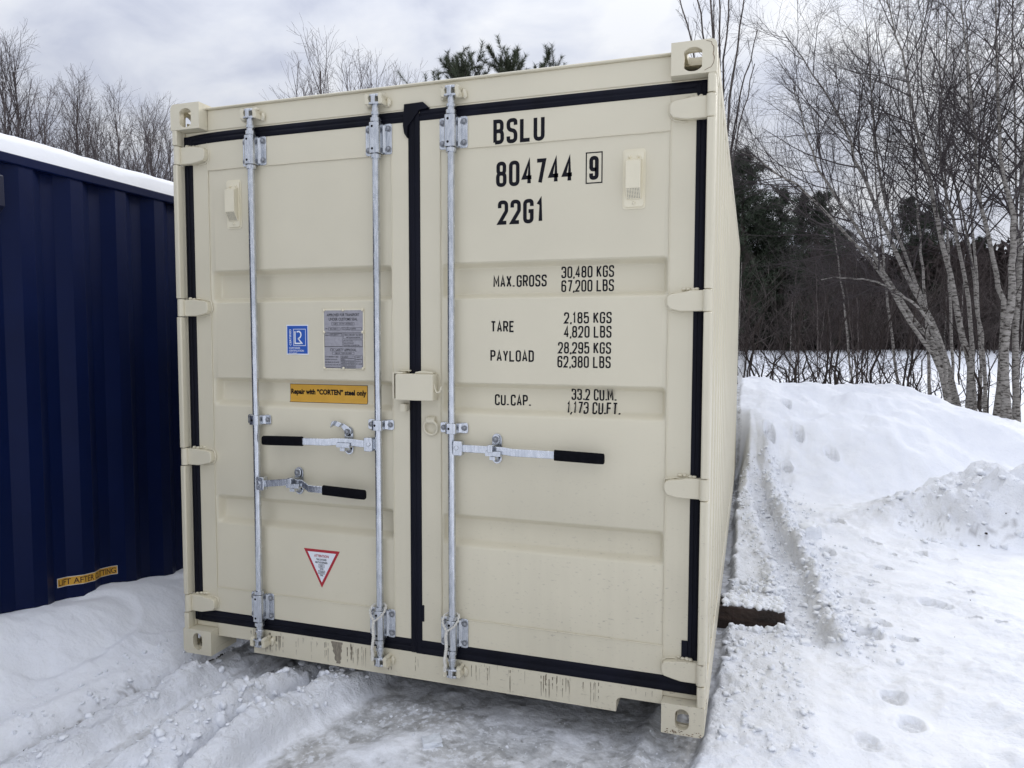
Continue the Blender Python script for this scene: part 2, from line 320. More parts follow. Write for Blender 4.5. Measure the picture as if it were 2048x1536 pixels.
def font_mesh(txt, bold=0.0):
    k = (txt, bold)
    if k in FONT_CACHE: return FONT_CACHE[k]
    cu = bpy.data.curves.new('lettering_tmp', 'FONT'); cu.body = txt; cu.size = 1; cu.resolution_u = 3; cu.offset = bold; cu.fill_mode = 'FRONT' if hasattr(cu, 'fill_mode') else cu.fill_mode
    ob = bpy.data.objects.new('lettering_tmp', cu); COL.objects.link(ob); dg = bpy.context.evaluated_depsgraph_get()
    me = bpy.data.meshes.new_from_object(ob.evaluated_get(dg)); V = np.array([v.co[:2] for v in me.vertices]); F = [tuple(p.vertices) for p in me.polygons]
    bpy.data.objects.remove(ob); bpy.data.curves.remove(cu); bpy.data.meshes.remove(me)
    FONT_CACHE[k] = (V, F); return V, F
def fit_text(txt, x0, x1, z0, z1, bold=0.0):
    V, F = font_mesh(txt, bold); a = V.min(0); b = V.max(0); s = (V-a)/(b-a)
    return np.stack([x0+s[:, 0]*(x1-x0), z0+s[:, 1]*(z1-z0)], 1), F

# ------------------------------------------------------------------ the cream shipping container (front face at y = 0)
W, H, LEN = 2.438, 2.591, 6.058
YD = .052
box_c = thing('shipping_container', 'cream steel shipping container with closed double doors and large black code lettering', 'shipping container', (0, 0, 0))

def plate_hole(mb, outer, hole, t0, t1, ax, mi=0):
    """plate whose outline and opening are seen from the shared centre (0,0)-relative polygons (lists of 2d points), extruded t0..t1 along ax"""
    cx = sum(p[0] for p in hole)/len(hole); cz = sum(p[1] for p in hole)/len(hole)
    angs = sorted(set([round(math.atan2(p[1]-cz, p[0]-cx), 5) for p in outer]+[round(math.atan2(p[1]-cz, p[0]-cx), 5) for p in hole]))
    def hit(poly, a):
        d = (math.cos(a), math.sin(a)); best = 1e9
        for i in range(len(poly)):
            x1, y1 = poly[i][0]-cx, poly[i][1]-cz; x2, y2 = poly[(i+1) % len(poly)][0]-cx, poly[(i+1) % len(poly)][1]-cz
            ex, ey = x2-x1, y2-y1; den = d[0]*ey-d[1]*ex
            if abs(den) < 1e-12: continue
            t = (x1*ey-y1*ex)/den; u = (x1*d[1]-y1*d[0])/den
            if t > 0 and -1e-4 <= u <= 1.0001: best = min(best, t)
        return (cx+d[0]*best, cz+d[1]*best)
    O = [hit(outer, a) for a in angs]; I = [hit(hole, a) for a in angs]; n = len(angs)
    f3 = {'Y': lambda p, t: (p[0], t, p[1]), 'Z': lambda p, t: (p[0], p[1], t), 'X': lambda p, t: (t, p[0], p[1])}[ax]
    vs = [f3(p, t0) for p in O]+[f3(p, t0) for p in I]+[f3(p, t1) for p in O]+[f3(p, t1) for p in I]; fs = []
    for i in range(n):
        j = (i+1) % n
        fs += [(i, j, j+n, i+n), (i+2*n, i+3*n, j+3*n, j+2*n), (i, i+2*n, j+2*n, j), (i+n, j+n, j+3*n, i+3*n)]
    mb.add(vs, fs, mi)
def clipcirc(cx, cz, r, hw, n=9):
    a = math.degrees(math.acos(hw/r)); return arc(cx, cz, r, a, 180-a, n)+arc(cx, cz, r, 180+a, 360-a, n)
def casting(parent, sx, sy, top, m):
    """corner fitting 162 x 178 x 118 with openings; sx: -1 left / +1 right, sy: -1 front / +1 rear"""
    mb = MB(); w, d, h = .162, .178, .118; r = .022; t = .028
    z0, z1 = (H-h, H) if top else (0, h)
    X = (lambda x: x) if sx < 0 else (lambda x: W-x); Y = (lambda y: y) if sy < 0 else (lambda y: LEN-y)
    Z = (lambda z: z) if top else (lambda z: h-z+0)          # built for the top, mirrored for the bottom
    zz0, zz1 = (H-h, H) if top else (0, h)
    tmp = MB()
    outer = [(0, zz0), (w, zz0), (w, zz1)]+arc(r, zz1-r, r, 90, 180, 5)
    hole = clipcirc(.084, zz0+.052, .043, .032) if top else rrect(.056, .110, .012, .098, .027, 6)
    if not top:
        zf = lambda p: (p[0], h-p[1]); hole = [zf(p) for p in rrect(.057, .110, .020, .103, .0263, 6)]
    plate_hole(tmp, outer, hole, 0, t, 'Y')
    so = [(t+.0004, zz0), (d, zz0), (d, zz1-r), (t+.0004, zz1-r)]
    plate_hole(tmp, so, clipcirc(.1, zz0+.05, .040, .034), 0.0, t, 'X')
    to = [(r, t+.0004), (w, t+.0004), (w, d), (r, d)]
    plate_hole(tmp, to, rrect(.05, .112, .045, .165, .02, 3), zz1-t, zz1, 'Z')
    tmp.box(t, w-.0004, .150, d-.0006, zz0+.0204, zz0+.056); tmp.box(t+.0004, w-.0006, t+.0006, .1496, zz0+.0006, zz0+.020); tmp.box(w-.024, w-.0008, t+.0008, .1492, zz0+.0204, zz1-t-.0006)
    tmp.prism([(0, zz1-r)]+arc(r, zz1-r, r, 180, 90, 5)+[(r, zz1-t*.9), (t*.9, zz1-r)], 'Y', t+.0004, d)
    for v in tmp.v:
        z = v[2] if top else h-v[2]
        mb.v.append((X(v[0]), Y(v[1]), z))
    mb.f = tmp.f; mb.m = tmp.m
    return mb.build('corner_casting', m, parent, bevel=.0025, seg=2)
for sx in (-1, 1):
    for sy in (-1, 1):
        for top in (True, False): casting(box_c, sx, sy, top, CREAM)

# corner posts: an inner hollow post and a front bar cut away where the hinges sit
HZ = [(2.361, .042), (1.657, .041), (.951, .041), (.240, .042)]      # hinge heights (centre, half height)
for sx in (-1, 1):
    X = (lambda x: x) if sx < 0 else (lambda x: W-x)
    mb = MB()
    mb.prism([(X(a), b) for a, b in [(.002, .060), (.026, .045), (.032, .062), (.032, .15), (.002, .16)]], 'Z', .118, H-.118)
    zs = [H-.118]+[z for c, hh in HZ for z in (c+hh+.003, c-hh-.003)]+[.118]
    for a, b in zip(zs[::2], zs[1::2]):
        mb.prism([(X(x), y) for x, y in [(.002, .058), (.002, .010)]+arc(.012, .010, .009, 200, 270, 4)+[(.027, .001), (.031, .005), (.031, .030), (.0275, .032), (.0275, .0435), (.020, .046)]], 'Z', b, a)
    mb.build('corner_post', CREAM, box_c, bevel=.0015, seg=1)
# header above the doors with its folded lip, and the sill below with two fork notches
mb = MB(); mb.box(.1625, W-.1625, .054, .10, 2.4731, 2.566).box(.034, W-.034, .054, .10, 2.45, 2.4727).prism([(.044, 2.5655), (.040, 2.572), (.052, 2.578), (.16, 2.582), (.16, 2.566)], 'X', .1625, W-.1625)
header = mb.build('door_header', CREAM, box_c, bevel=.004, seg=2)
mb = MB()
L1, L2, R1, R2 = .178, .367, 2.093, 2.272
poly = [(.163, .128), (.163, .080)]+[(L1, .082)]+[(L2-.022, .084)]+arc(L2-.022, .062, .022, 90, 0, 4)+[(L2, .026), (R1, .026)]+[(R1, .062)]+arc(R1+.022, .064, .022, 180, 90, 4)+[(R2-.03, .086), (W-.163, .086), (W-.163, .128), (W-.163, .147), (.163, .147)]
mb.prism(poly, 'Y', .050, .062)
mb.box(L2+.004, R1-.004, .0625, .115, .020, .030).box(.034, W-.034, .058, .13, .1182, .1475).box(L2, L2+.006, .0625, .30, .03, .118).box(R1-.006, R1, .0625, .30, .03, .118)
sill = mb.build('door_sill', CREAM, box_c, bevel=.002, seg=2)
mb = MB().box(.001, .034, .1602, LEN-.001, 2.531, 2.590); mb.box(W-.034, W-.001, .1602, LEN-.001, 2.531, 2.590)
for i, (a, b) in enumerate(((.001, .034), (W-.034, W-.001))):
    MB().box(a, b, .1785, LEN-.1785, 2.531, 2.588).build('top_side_rail', CREAM, box_c, bevel=.004)
    MB().box(a, b, .1785, LEN-.1785, .012, .152).box(a, b+(.02 if i == 0 else 0)-(.0 if i == 0 else 0), .1785, LEN-.1785, .004, .0115).build('bottom_side_rail', CREAM, box_c, bevel=.003)
def corrugated(length, depth, pitch, n_extra=0):
    pts = [(0, 0)]; s = .04
    while s+pitch < length:
        pts += [(s+.014, 0), (s+.052, depth), (s+.154, depth), (s+.192, 0)]; s += pitch
    pts += [(length, 0)]; return pts
def wall_sheet(name, parent, x, sgn, y0, y1, z0, z1, m):
    pr = corrugated(y1-y0, .036, .278); n = len(pr); vs = []; 
    for z in (z0, z1): vs += [(x+sgn*d, y0+s, z) for s, d in pr]
    for z in (z0, z1): vs += [(x+sgn*(d+.004), y0+s, z) for s, d in pr]
    fs = [(i, i+1, i+1+n, i+n) for i in range(n-1)]+[(i+2*n, i+3*n, i+3*n+1, i+2*n+1) for i in range(n-1)]
    return MB().add(vs, fs).build(name, m, parent, recalc=False, smooth=20)
wall_sheet('side_wall', box_c, W-.004, -1, .10, LEN-.15, .150, 2.533, CREAM)
wall_sheet('side_wall', box_c, .004, 1, .10, LEN-.15, .150, 2.533, CREAM)
MB().box(.034, W-.034, .16, LEN-.08, 2.560, 2.575).build('roof', CREAM, box_c)
MB().box(.034, W-.034, LEN-.075, LEN-.045, .15, 2.56).build('end_wall', CREAM, box_c)
mb = MB().box(.034, W-.034, .16, LEN-.08, .150, .176)
for k in range(18): mb.box(.036, W-.036, .45+k*.3, .495+k*.3, .030, .1495)
mb.build('underfloor', mat('dark_underseal', (.02, .019, .018), .8), box_c)
for sx in (0, 1):
    MB().box(.002 if sx == 0 else W-.10, .10 if sx == 0 else W-.002, LEN-.12, LEN-.004, .1185, H-.1185).build('corner_post', CREAM, box_c, bevel=.004)

# ---- doors
BANDS = [(.628, .668, .742, .776), (1.192, 1.231, 1.306, 1.333), (1.676, 1.704, 1.804, 1.831)]
DP = .044
def ease(t): t = max(0, min(1, t)); return t*t*(3-2*t)
def panel_depth(x, z, pa, pb):
    if not (pa <= x <= pb and .3205 <= z <= 2.2925): return 0.0
    d = .003
    for a, b, c, e in BANDS:
        if a < z < e:
            kz = ease((z-a)/(b-a)) if z < b else (1 if z <= c else ease((e-z)/(e-c)))
            kx = ease((x-pa-.004)/.028)*ease((pb-.002-x)/.020); d += DP*kz*kx
    return d
PAN = {'L': (.160, 1.110), 'R': (1.334, 2.274)}
def surf(x, z):
    for pa, pb in PAN.values():
        if pa <= x <= pb: return YD+panel_depth(x, z, pa, pb)
    return YD
def door_leaf(x0, x1, z0, z1, pa, pb):
    ea = [pa+.004+.028*i/7 for i in range(8)]; eb = [pb-.002-.020*i/6 for i in range(6, -1, -1)]
    xs = [x0, pa-.0015, pa+.0005]+ea+eb+[pb-.0005, pb+.0015, x1]
    zs = [z0, .3190, .3210]
    for a, b, c, e in BANDS: zs += [a+(b-a)*i/7 for i in range(8)]+[c+(e-c)*i/7 for i in range(8)]
    zs += [2.2920, 2.2940, z1]
    vs = []; nx = len(xs)
    for z in zs:
        for x in xs:
            inside = pa+.0004 <= x <= pb-.0004 and .3209 <= z <= 2.2921
            vs.append((x, YD+(panel_depth(x, z, pa, pb) if inside else 0), z))
    fs = []
    for j in range(len(zs)-1):
        for i in range(nx-1): fs.append((j*nx+i, j*nx+i+1, (j+1)*nx+i+1, (j+1)*nx+i))
    mb = MB().add(vs, fs)
    o = len(mb.v); T = .05
    mb.v += [(x0, YD+T, z0), (x1, YD+T, z0), (x1, YD+T, z1), (x0, YD+T, z1)]
    bl, br, tl, tr = 0, nx-1, (len(zs)-1)*nx, len(zs)*nx-1
    bot = list(range(0, nx)); topr = list(range(tl, tr+1)); lef = [k*nx for k in range(len(zs))]; rig = [k*nx+nx-1 for k in range(len(zs))]
    for ring in (bot[::-1]+[o, o+1], topr+[o+2, o+3], lef+[o+3, o], rig[::-1]+[o+1, o+2]): mb.f.append(tuple(ring)); mb.m.append(0)
    mb.f.append((o, o+3, o+2, o+1)); mb.m.append(0)
    return mb
doorL = door_leaf(.076, 1.191, .204, 2.421, *PAN['L']).build('door', CREAM, box_c, smooth=30, label='left cargo door with two locking bars, stickers and data plate')
doorR = door_leaf(1.243, 2.367, .204, 2.421, *PAN['R']).build('door', CREAM, box_c, smooth=30, label='right cargo door with one locking bar and black lettering')
# weld seams round each panel: thin uneven beads
def seams(door, pa, pb, x0, x1):
    rg = random.Random(int(pa*1000)); mb = MB()
    def bead(p, q):
        n = max(4, int((Vector(q)-Vector(p)).length/.035)); pts = []; rr = []
        for i in range(n+1):
            t = i/n; pts.append((p[0]+(q[0]-p[0])*t+rg.uniform(-.0008, .0008), YD-.0004, p[1]+(q[1]-p[1])*t+rg.uniform(-.0008, .0008))); rr.append(.0022+rg.uniform(-.0007, .0009))
        mb.tube([(a, y, b) for a, y, b in pts], rr, 5, flat=1)
    def beadv(p, q): bead(p, q)
    beadv((pa, .21), (pa, 2.418)); beadv((pb, .21), (pb, 2.418)); beadv((pa+.003, 2.293), (pb-.003, 2.293)); beadv((pa+.003, .320), (pb-.003, .320))
    mb.build('weld_seam', CREAM, door, smooth=60)
def _bead_tube_fix(): pass
seams(doorL, *PAN['L'], .076, 1.191); seams(doorR, *PAN['R'], 1.243, 2.367)

# rubber gaskets: two raised lips with a groove between
def gprof(w): return [(-w/2, .030), (-w/2, .004), (-w/2+.005, .0005), (-.12*w, .0), (-.06*w, .0025), (.06*w, .0025), (.12*w, .0), (w/2-.005, .0005), (w/2, .004), (w/2, .030)]
def gv(mb, xa, xb, za, zb, y): mb.prism([((xa+xb)/2+p, y+q) for p, q in gprof(xb-xa)], 'Z', za, zb)
def gh(mb, xa, xb, za, zb, y): mb.prism([(y+q, (za+zb)/2+p) for p, q in gprof(zb-za)], 'X', xa, xb)
mb = MB(); gv(mb, .030, .0765, .150, 2.452, .0452); gv(mb, 1.190, 1.2435, .146, 2.452, .0458)
# the top strip sags at its outer end
n = 14; pr = gprof(.047); xs = [.031+(1.19-.031)*(i/n)**1.6 for i in range(n+1)]; vs = []
for x in xs:
    dz = -.016*math.exp(-(x-.03)/.10); vs += [(x, .0470+q, 2.4435+dz+p) for p, q in pr]
k = len(pr); mb.add(vs, [(i*k+a, i*k+a+1, (i+1)*k+a+1, (i+1)*k+a) for i in range(n) for a in range(k-1)]+[tuple(range(k)), tuple(range(n*k, n*k+k))])
gh(mb, .045, 1.214, .1445, .2035, .0474)
mb.prism([(1.170, 2.405), (1.176, 2.492), (1.262, 2.494), (1.290, 2.468), (1.243, 2.462), (1.236, 2.45), (1.192, 2.40), (1.190, 2.352), (1.176, 2.372)], 'Y', .0395, .060)
mb.box(1.2432, 1.2530, .0475, .060, .288, .36)
mb.build('door_gasket', RUB, doorL, bevel=.002, seg=2)
mb = MB(); gv(mb, 2.3665, 2.405, .150, 2.452, .0452); gh(mb, 1.2436, 2.404, 2.4205, 2.466, .0470); gh(mb, 1.2146, 2.404, .1405, .2035, .0476)
mb.box(2.3440, 2.3668, .0472, .060, .262, .352)
mb.build('door_gasket', RUB, doorR, bevel=.002, seg=2)

# hinges: knuckle in the post, strap over the gasket, blade welded on the door with lumpy beads
def hinge(door, sx, zc, hh, seed):
    rg = random.Random(seed); X = (lambda x: x) if sx < 0 else (lambda x: W-x); mb = MB()
    up, dn = rg.uniform(-.004, .004), rg.uniform(-.004, .004)
    mb.prism([(X(x), z) for x, z in [(.022, zc+hh-.002), (.084, zc+hh-.003), (.106, zc+hh-.006+up), (.146, zc+.031+up)]+[(.160, zc+.026+up), (.167, zc+.012), (.166, zc-.014)]+[(.156, zc-.027+dn), (.118, zc-.036+dn), (.092, zc-hh+.002), (.022, zc-hh+.002)]], 'Y', .0215, .0535)
    mb.prism([(X(.019)+.0165*math.cos(a*math.pi/8), .0185+.0165*math.sin(a*math.pi/8)) for a in range(16)], 'Z', zc-hh, zc+hh)
    o = mb.build('hinge', CREAM, door, bevel=.004, seg=3)
    # weld lumps along the blade
    wb = MB(); path = [(.078, zc+hh+.001), (.10, zc+hh-.006+up), (.128, zc+.037+up), (.150, zc+.034+up), (.166, zc+.026), (.1705, zc), (.167, zc-.020), (.152, zc-.032+dn), (.120, zc-.039+dn), (.092, zc-hh)]
    pts = []; 
    for i in range(len(path)-1):
        for t in (0, .5):
            a, b = path[i], path[i+1]; pts.append((X(a[0]+(b[0]-a[0])*t+rg.uniform(-.001, .001)), .0505, a[1]+(b[1]-a[1])*t+rg.uniform(-.0015, .0015)))
    wb.tube(pts, [.0038+rg.uniform(-.001, .0014) for _ in pts], 6)
    for q in range(4): wb.blob((X(.058+q*.016+rg.uniform(-.004, .004)), .040+.004*q, zc+hh+.001+rg.uniform(-.001, .003)), (.010, .010, .0045+rg.uniform(0, .003)), seed*9+q, (7, 4), .2)
    wb.build('weld_seam', CREAM, door, smooth=70)
for i, (zc, hh) in enumerate(HZ): hinge(doorL, -1, zc, hh, 10+i); hinge(doorR, 1, zc, hh, 30+i)

# ---- locking gear
bolt_me = None
def bolt(parent, x, y, z, r=.0095):
    global bolt_me
    if bolt_me is None:
        mb = MB().cyl((0, 0, 0), (0, -.0035, 0), .0125, 14).cyl((0, -.0035, 0), (0, -.0095, 0), .0098, 6, .0088).blob((0, -.0095, 0), (.0085, .003, .0085), 1, (8, 4), 0)
        o = mb.build('bolt', BOLTM, parent); bolt_me = o.data
    else: o = link('bolt', bolt_me, parent)
    o.location = (x, y, z); o.rotation_euler = (0, random.Random(int(x*977+z*3331)).uniform(0, 1), 0); s = r/.0095; o.scale = (s, s, s)
BARY = .022; BR = .0158
def guide(door, x, zc, h, nb):
    """folded saddle over the bar with two ears on the door"""
    ear = .038; hz = h/2; mb = MB(); w = .0245; yf = BARY-.0225; t = .005
    outer = [(x-w, YD-.0005), (x-w, yf+.012)]+[(x-w+.012-.012*math.cos(a), yf+.012-.012*math.sin(a)) for a in (.5, 1.0, 1.57)]+[(x+w-.012+.012*math.sin(a), yf+.012-.012*math.cos(a)) for a in (0, .5, 1.0, 1.57)]+[(x+w, YD-.0005)]
    inner = [(x+w-t, YD-.0005), (x+w-t, yf+.012)]+[(x+w-.012+.007*math.cos(a), yf+.012-.007*math.sin(a)) for a in (.5, 1.0, 1.57)]+[(x-w+.012-.007*math.sin(a), yf+.012-.007*math.cos(a)) for a in (0, .5, 1.0, 1.57)]+[(x-w+t, YD-.0005)]
    mb.prism(outer+inner, 'Z', zc-hz, zc+hz)
    for s in (-1, 1):
        a, b = (x+w, x+w+ear) if s > 0 else (x-w-ear, x-w)
        mb.prism(rrect(a, b, zc-hz, zc+hz, .010 if h > .08 else .008, 4), 'Y', YD-.0062, YD-.0006)
        mb.prism([(x+s*(w-.002), YD-.016), (x+s*(w+.012), YD-.0062), (x+s*(w-.002), YD-.0062)], 'Z', zc-hz*.9, zc+hz*.9)
    hs = MB()
    for zz in ((zc-h*.36, zc+h*.36) if nb == 2 else (zc,)):
        mb.cyl((x-.006, yf+.002, zz), (x-.006, yf-.0008, zz), .0058, 12, mi=1)
    mb.build('bar_guide' if nb == 2 else 'bar_clamp', [GALV, HOLE_SHADE], door, bevel=.0012, seg=1)
    for s in (-1, 1):
        for zz in ((zc-h*.33, zc+h*.33) if nb == 2 else (zc,)): bolt(door, x+s*(w+ear*.60), YD-.006, zz, .0098 if nb == 2 else .0088)
def cam_end(door, frame, x, zc, top, seed):
    """forked cam on the bar end and the two painted keepers welded on the frame"""
    rg = random.Random(seed); s = 1 if top else -1; mb = MB(); y = BARY
    mb.cyl((x, y, zc-s*.055), (x, y, zc+s*.022), BR*.93, 14).cyl((x, y, zc-s*.060), (x, y, zc-s*.046), BR*1.25, 14)
    hook = [(-.028, -.010), (-.022, -.024), (0, -.028), (.024, -.022), (.034, -.004), (.026, .004), (.016, -.008), (.0, -.010), (-.014, .002)]
    mb.prism([(x+a, y+b*.9) for a, b in hook], 'Z', zc-s*.014-.005, zc-s*.014+.004)
    mb.prism([(x+a*.86, y+b*.75) for a, b in hook], 'Z', zc+s*.018-.004, zc+s*.018+.006)
    mb.prism([(x-.010, y-.024), (x+.010, y-.026), (x+.012, y-.010), (x-.010, y-.008)], 'Z', min(zc-.016*s, zc+.02*s), max(zc-.016*s, zc+.02*s))
    mb.build('locking_cam', GALV, door, bevel=.002, seg=2)
    for q, (dx, w) in enumerate(((-.030, .017), (.033, .016))):
        kb = MB()
        kb.prism([(x+dx-w*.6, zc-.018), (x+dx+w*.5, zc-.020), (x+dx+w*.62, zc-.006), (x+dx+w*.30, zc+.006), (x+dx+w*.55, zc+.019), (x+dx-w*.2, zc+.026), (x+dx-w*.75, zc+.016), (x+dx-w*.55, zc+.002)], 'Y', -.004+rg.uniform(0, .012), .056)
        kb.blob((x+dx+rg.uniform(-.004, .004), .020, zc+rg.choice((-1, 1))*.020), (.011, .018, .007), seed+q, (8, 5), .25); kb.blob((x+dx*1.5, .046, zc-.004), (.012, .010, .020), seed+q+5, (8, 5), .25)
        kb.build('cam_keeper', CREAM, frame, bevel=.004, seg=2)
BARS = [(.424, doorL), (1.053, doorL), (1.397, doorR)]
for i, (x, d) in enumerate(BARS):
    mb = MB().tube([(x+.0012*math.sin(z*2+i), BARY, z) for z in np.linspace(.115, 2.492, 12)], BR, 18)
    for z in (2.432, 2.281, .335, .186): mb.cyl((x, BARY, z-.008), (x, BARY, z+.008), BR*1.42, 18)
    mb.build('locking_bar', GALV, d, smooth=50)
    guide(d, x, 2.357, .128, 2); guide(d, x, .262, .126, 2); guide(d, x, 1.141, .044, 1)
    cam_end(d, header, x, 2.512, True, 50+i); cam_end(d, sill, x, .100, False, 60+i)
def handle(door, xb, s, zh, xc, zc, xg0, xg1, zg0, zg1, open_catch, seed):
    """hub on the bar, bent flat arm, catch plate on the door and a black rubber grip; s = +1 when the arm runs right"""
    mb = MB(); y = .004
    hx = xb+s*.036; mb.prism(rrect(hx-.020, hx+.020, zh-.030, zh+.030, .006, 3), 'Y', y-.012, y+.022)
    mb.box(min(xb, hx), max(xb, hx), y+.008, y+.020, zh-.022, zh+.022)
    mb.cyl((hx-.004*s, y-.012, zh+.002), (hx-.004*s, y-.017, zh+.002), .0095, 12)
    mb.build('handle_hub', GALV, door, bevel=.0025, seg=2)
    am = MB(); a0 = hx+s*.018; mid = xc+s*.045; b0 = xc+s*.085
    st = [(a0, zh-.000, y-.002), (xc-s*.03, zc-.001, y-.002), (mid, zc-.002, y-.004), (b0, zg0+.001, y-.014), (xg0+s*.03, zg0, y-.016)]
    vs = []
    for (x, z, yy) in st: vs += [(x, yy, z-.0155), (x, yy, z+.0155), (x, yy+.009, z+.0155), (x, yy+.009, z-.0155)]
    am.add(vs, [(k*4+e, k*4+(e+1) % 4, (k+1)*4+(e+1) % 4, (k+1)*4+e) for k in range(len(st)-1) for e in range(4)]+[(0, 1, 2, 3), tuple(range(len(vs)-4, len(vs)))])
    am.build('handle_arm', GALV, door, bevel=.002, seg=2)
    g = MB(); n = 12; pts = []
    for k in range(n+1):
        t = k/n; pts.append((xg0+(xg1-xg0)*t, zg0+(zg1-zg0)*t))
    vs = []; m = 16
    for k, (x, z) in enumerate(pts):
        sc = 1 if k < n-1 else (.97 if k == n-1 else .80)
        xx = x+(s*.013 if k == n-1 else 0)
        for q in range(m):
            c, si = math.cos(2*math.pi*q/m), math.sin(2*math.pi*q/m)
            vs.append((xx, y-.012+.0125*sc*math.copysign(abs(c)**.6, c), z+.0215*sc*math.copysign(abs(si)**.6, si)))
    g.add(vs, [(k*m+q, k*m+(q+1) % m, (k+1)*m+(q+1) % m, (k+1)*m+q) for k in range(n) for q in range(m)]+[tuple(range(m)), tuple(range(n*m, n*m+m))])
    g.build('handle_grip', GRIP, door, smooth=60)
    cp = MB(); hz = .062; cx = xc
    cp.prism([(cx+.021*math.cos(math.radians(a)), (zc+.000)+hz-.021+.021*math.sin(math.radians(a))) for a in range(0, 181, 20)]+[(cx+.021*math.cos(math.radians(a)), zc-hz+.021+.021*math.sin(math.radians(a))) for a in range(180, 361, 20)], 'Y', YD-.0066, YD-.0006)
    # cradle in which the arm lies
    cp.box(cx-.016, cx+.016, y+.008, YD-.0068, zc-.026, zc-.020); cp.box(cx-.032, cx+.034, y-.012, y+.016, zc-.0245, zc-.0185); cp.box(cx-.032, cx+.034, y-.014, y-.006, zc-.0184, zc-.004)
    cp.box(cx-.013, cx+.011, y-.013, YD-.0068, zc-.040, zc-.0262)
    cp.box(cx-.012, cx+.010, YD-.0072, YD-.0067, zc+.020, zc+.030, 1); cp.box(cx+.002, cx+.016, YD-.0072, YD-.0067, zc-.041, zc-.030, 1)
    cp.build('handle_catch', [GALV, HOLE_SHADE], door, bevel=.0015, seg=2)
    lk = MB(); zt = zc+hz-.021
    if open_catch:
        lk.prism([(cx+.016, zt-.010), (cx+.018, zt+.008), (cx+.004, zt+.020), (cx-.024, zt+.036), (cx-.036, zt+.020), (cx-.012, zt-.006)], 'Y', YD-.016, YD-.010)
        lk.prism([(cx-.022, zt+.037), (cx-.050, zt+.046), (cx-.064, zt+.026), (cx-.037, zt+.019)], 'Y', YD-.030, YD-.017)
        lk.prism([(cx-.048, zt+.048), (cx-.062, zt+.046), (cx-.072, zt+.016), (cx-.064, zt+.024)], 'Y', YD-.046, YD-.026)
    else:
        lk.prism(rrect(cx-.018, cx+.014, zt-.022, zt+.016, .012, 4), 'Y', YD-.016, YD-.010)
        lk.box(cx-.020, cx+.006, y-.020, YD-.017, zc+.0165, zt-.019); lk.box(cx-.019, cx+.003, y-.026, y-.0205, zc-.008, zt-.021)
    lk.build('catch_latch', GALV, door, bevel=.002, seg=2)
    bolt(door, cx-.002, YD-.016, zt-.002, .0105); bolt(door, cx, YD-.0066, zc-hz+.019, .0098)
handle(doorL, .424, 1, .852, .634, .868, .795, 1.004, .846, .838, False, 1)
handle(doorL, 1.053, -1, 1.058, .894, 1.064, .690, .482, 1.058, 1.053, True, 2)
handle(doorR, 1.397, 1, 1.062, 1.588, 1.062, 1.848, 2.046, 1.056, 1.051, False, 3)

# ---- lock box over the centre gasket, its bracket, hook, stop block; lashing ring
mb = MB(); a, b, z0, z1 = 1.150, 1.322, 1.255, 1.366
mb.prism(rrect(a, b, z0, z1, .008, 3), 'Y', -.006, -.001)
mb.box(b-.005, b, -.001, YD-.0008, z0, z1).box(a+.004, b-.005, -.001, YD-.0008, z1-.005, z1).box(a+.05, b-.005, -.001, YD-.0008, z0, z0+.005)
mb.prism([(1.232, 1.3665), (1.236, 1.374), (1.262, 1.379), (1.312, 1.374), (1.314, 1.3665)], 'Y', .010, .046)
lb = mb.build('lock_box', CREAM, doorR, bevel=.003, seg=2)
mb = MB().tube([(1.322, .012, 1.322), (1.326, .010, 1.306), (1.331, .008, 1.294), (1.340, .006, 1.289), (1.350, .005, 1.293), (1.355, .004, 1.304), (1.357, .003, 1.316)], .0042, 8)
mb.build('lock_box_hook', CREAM, doorR, smooth=60)
mb = MB().box(1.134, 1.142, -.002, YD-.0008, 1.260, 1.372).box(1.1421, 1.182, -.002, YD-.0008, 1.3660, 1.3740).box(1.1422, 1.202, .030, YD-.0008, 1.375, 1.381)
mb.build('lock_bracket', CREAM, doorL, bevel=.002, seg=1)
MB().box(1.160, 1.182, .016, YD-.0008, 1.205, 1.238).box(1.182, 1.186, .0165, YD-.0008, 1.2055, 1.2375).box(1.1861, 1.189, .020, YD-.0008, 1.208, 1.235).build('door_stop', CREAM, doorL, bevel=.002, seg=2)
mb = MB(); c = (1.292, 1.138); mb.tube([(c[0]+.031*math.cos(t), YD-.013-.006*math.sin(t), c[1]+.031*math.sin(t)) for t in np.linspace(0, 2*math.pi, 24)[:-1]], .0055, 8, closed=True)
mb.prism([(YD-.0005, c[1]+.048), (YD-.010, c[1]+.046), (YD-.022, c[1]+.034), (YD-.023, c[1]+.024), (YD-.016, c[1]+.017), (YD-.0005, c[1]+.014)], 'X', c[0]-.020, c[0]+.020)
mb.build('lashing_ring', CREAM, doorR, bevel=.002, seg=2, smooth=50)

rivet_me = None
def rivet(door, x, z, s):
    global rivet_me
    if rivet_me is None:
        o = MB().blob((0, 0, 0), (.0065, .0055, .0065), 3, (10, 6), 0).build('rivet', VENTC, door, smooth=60); rivet_me = o.data
    else: o = link('rivet', rivet_me, door)
    o.location = (x, YD-.0035, z); o.scale = (s, s, s)
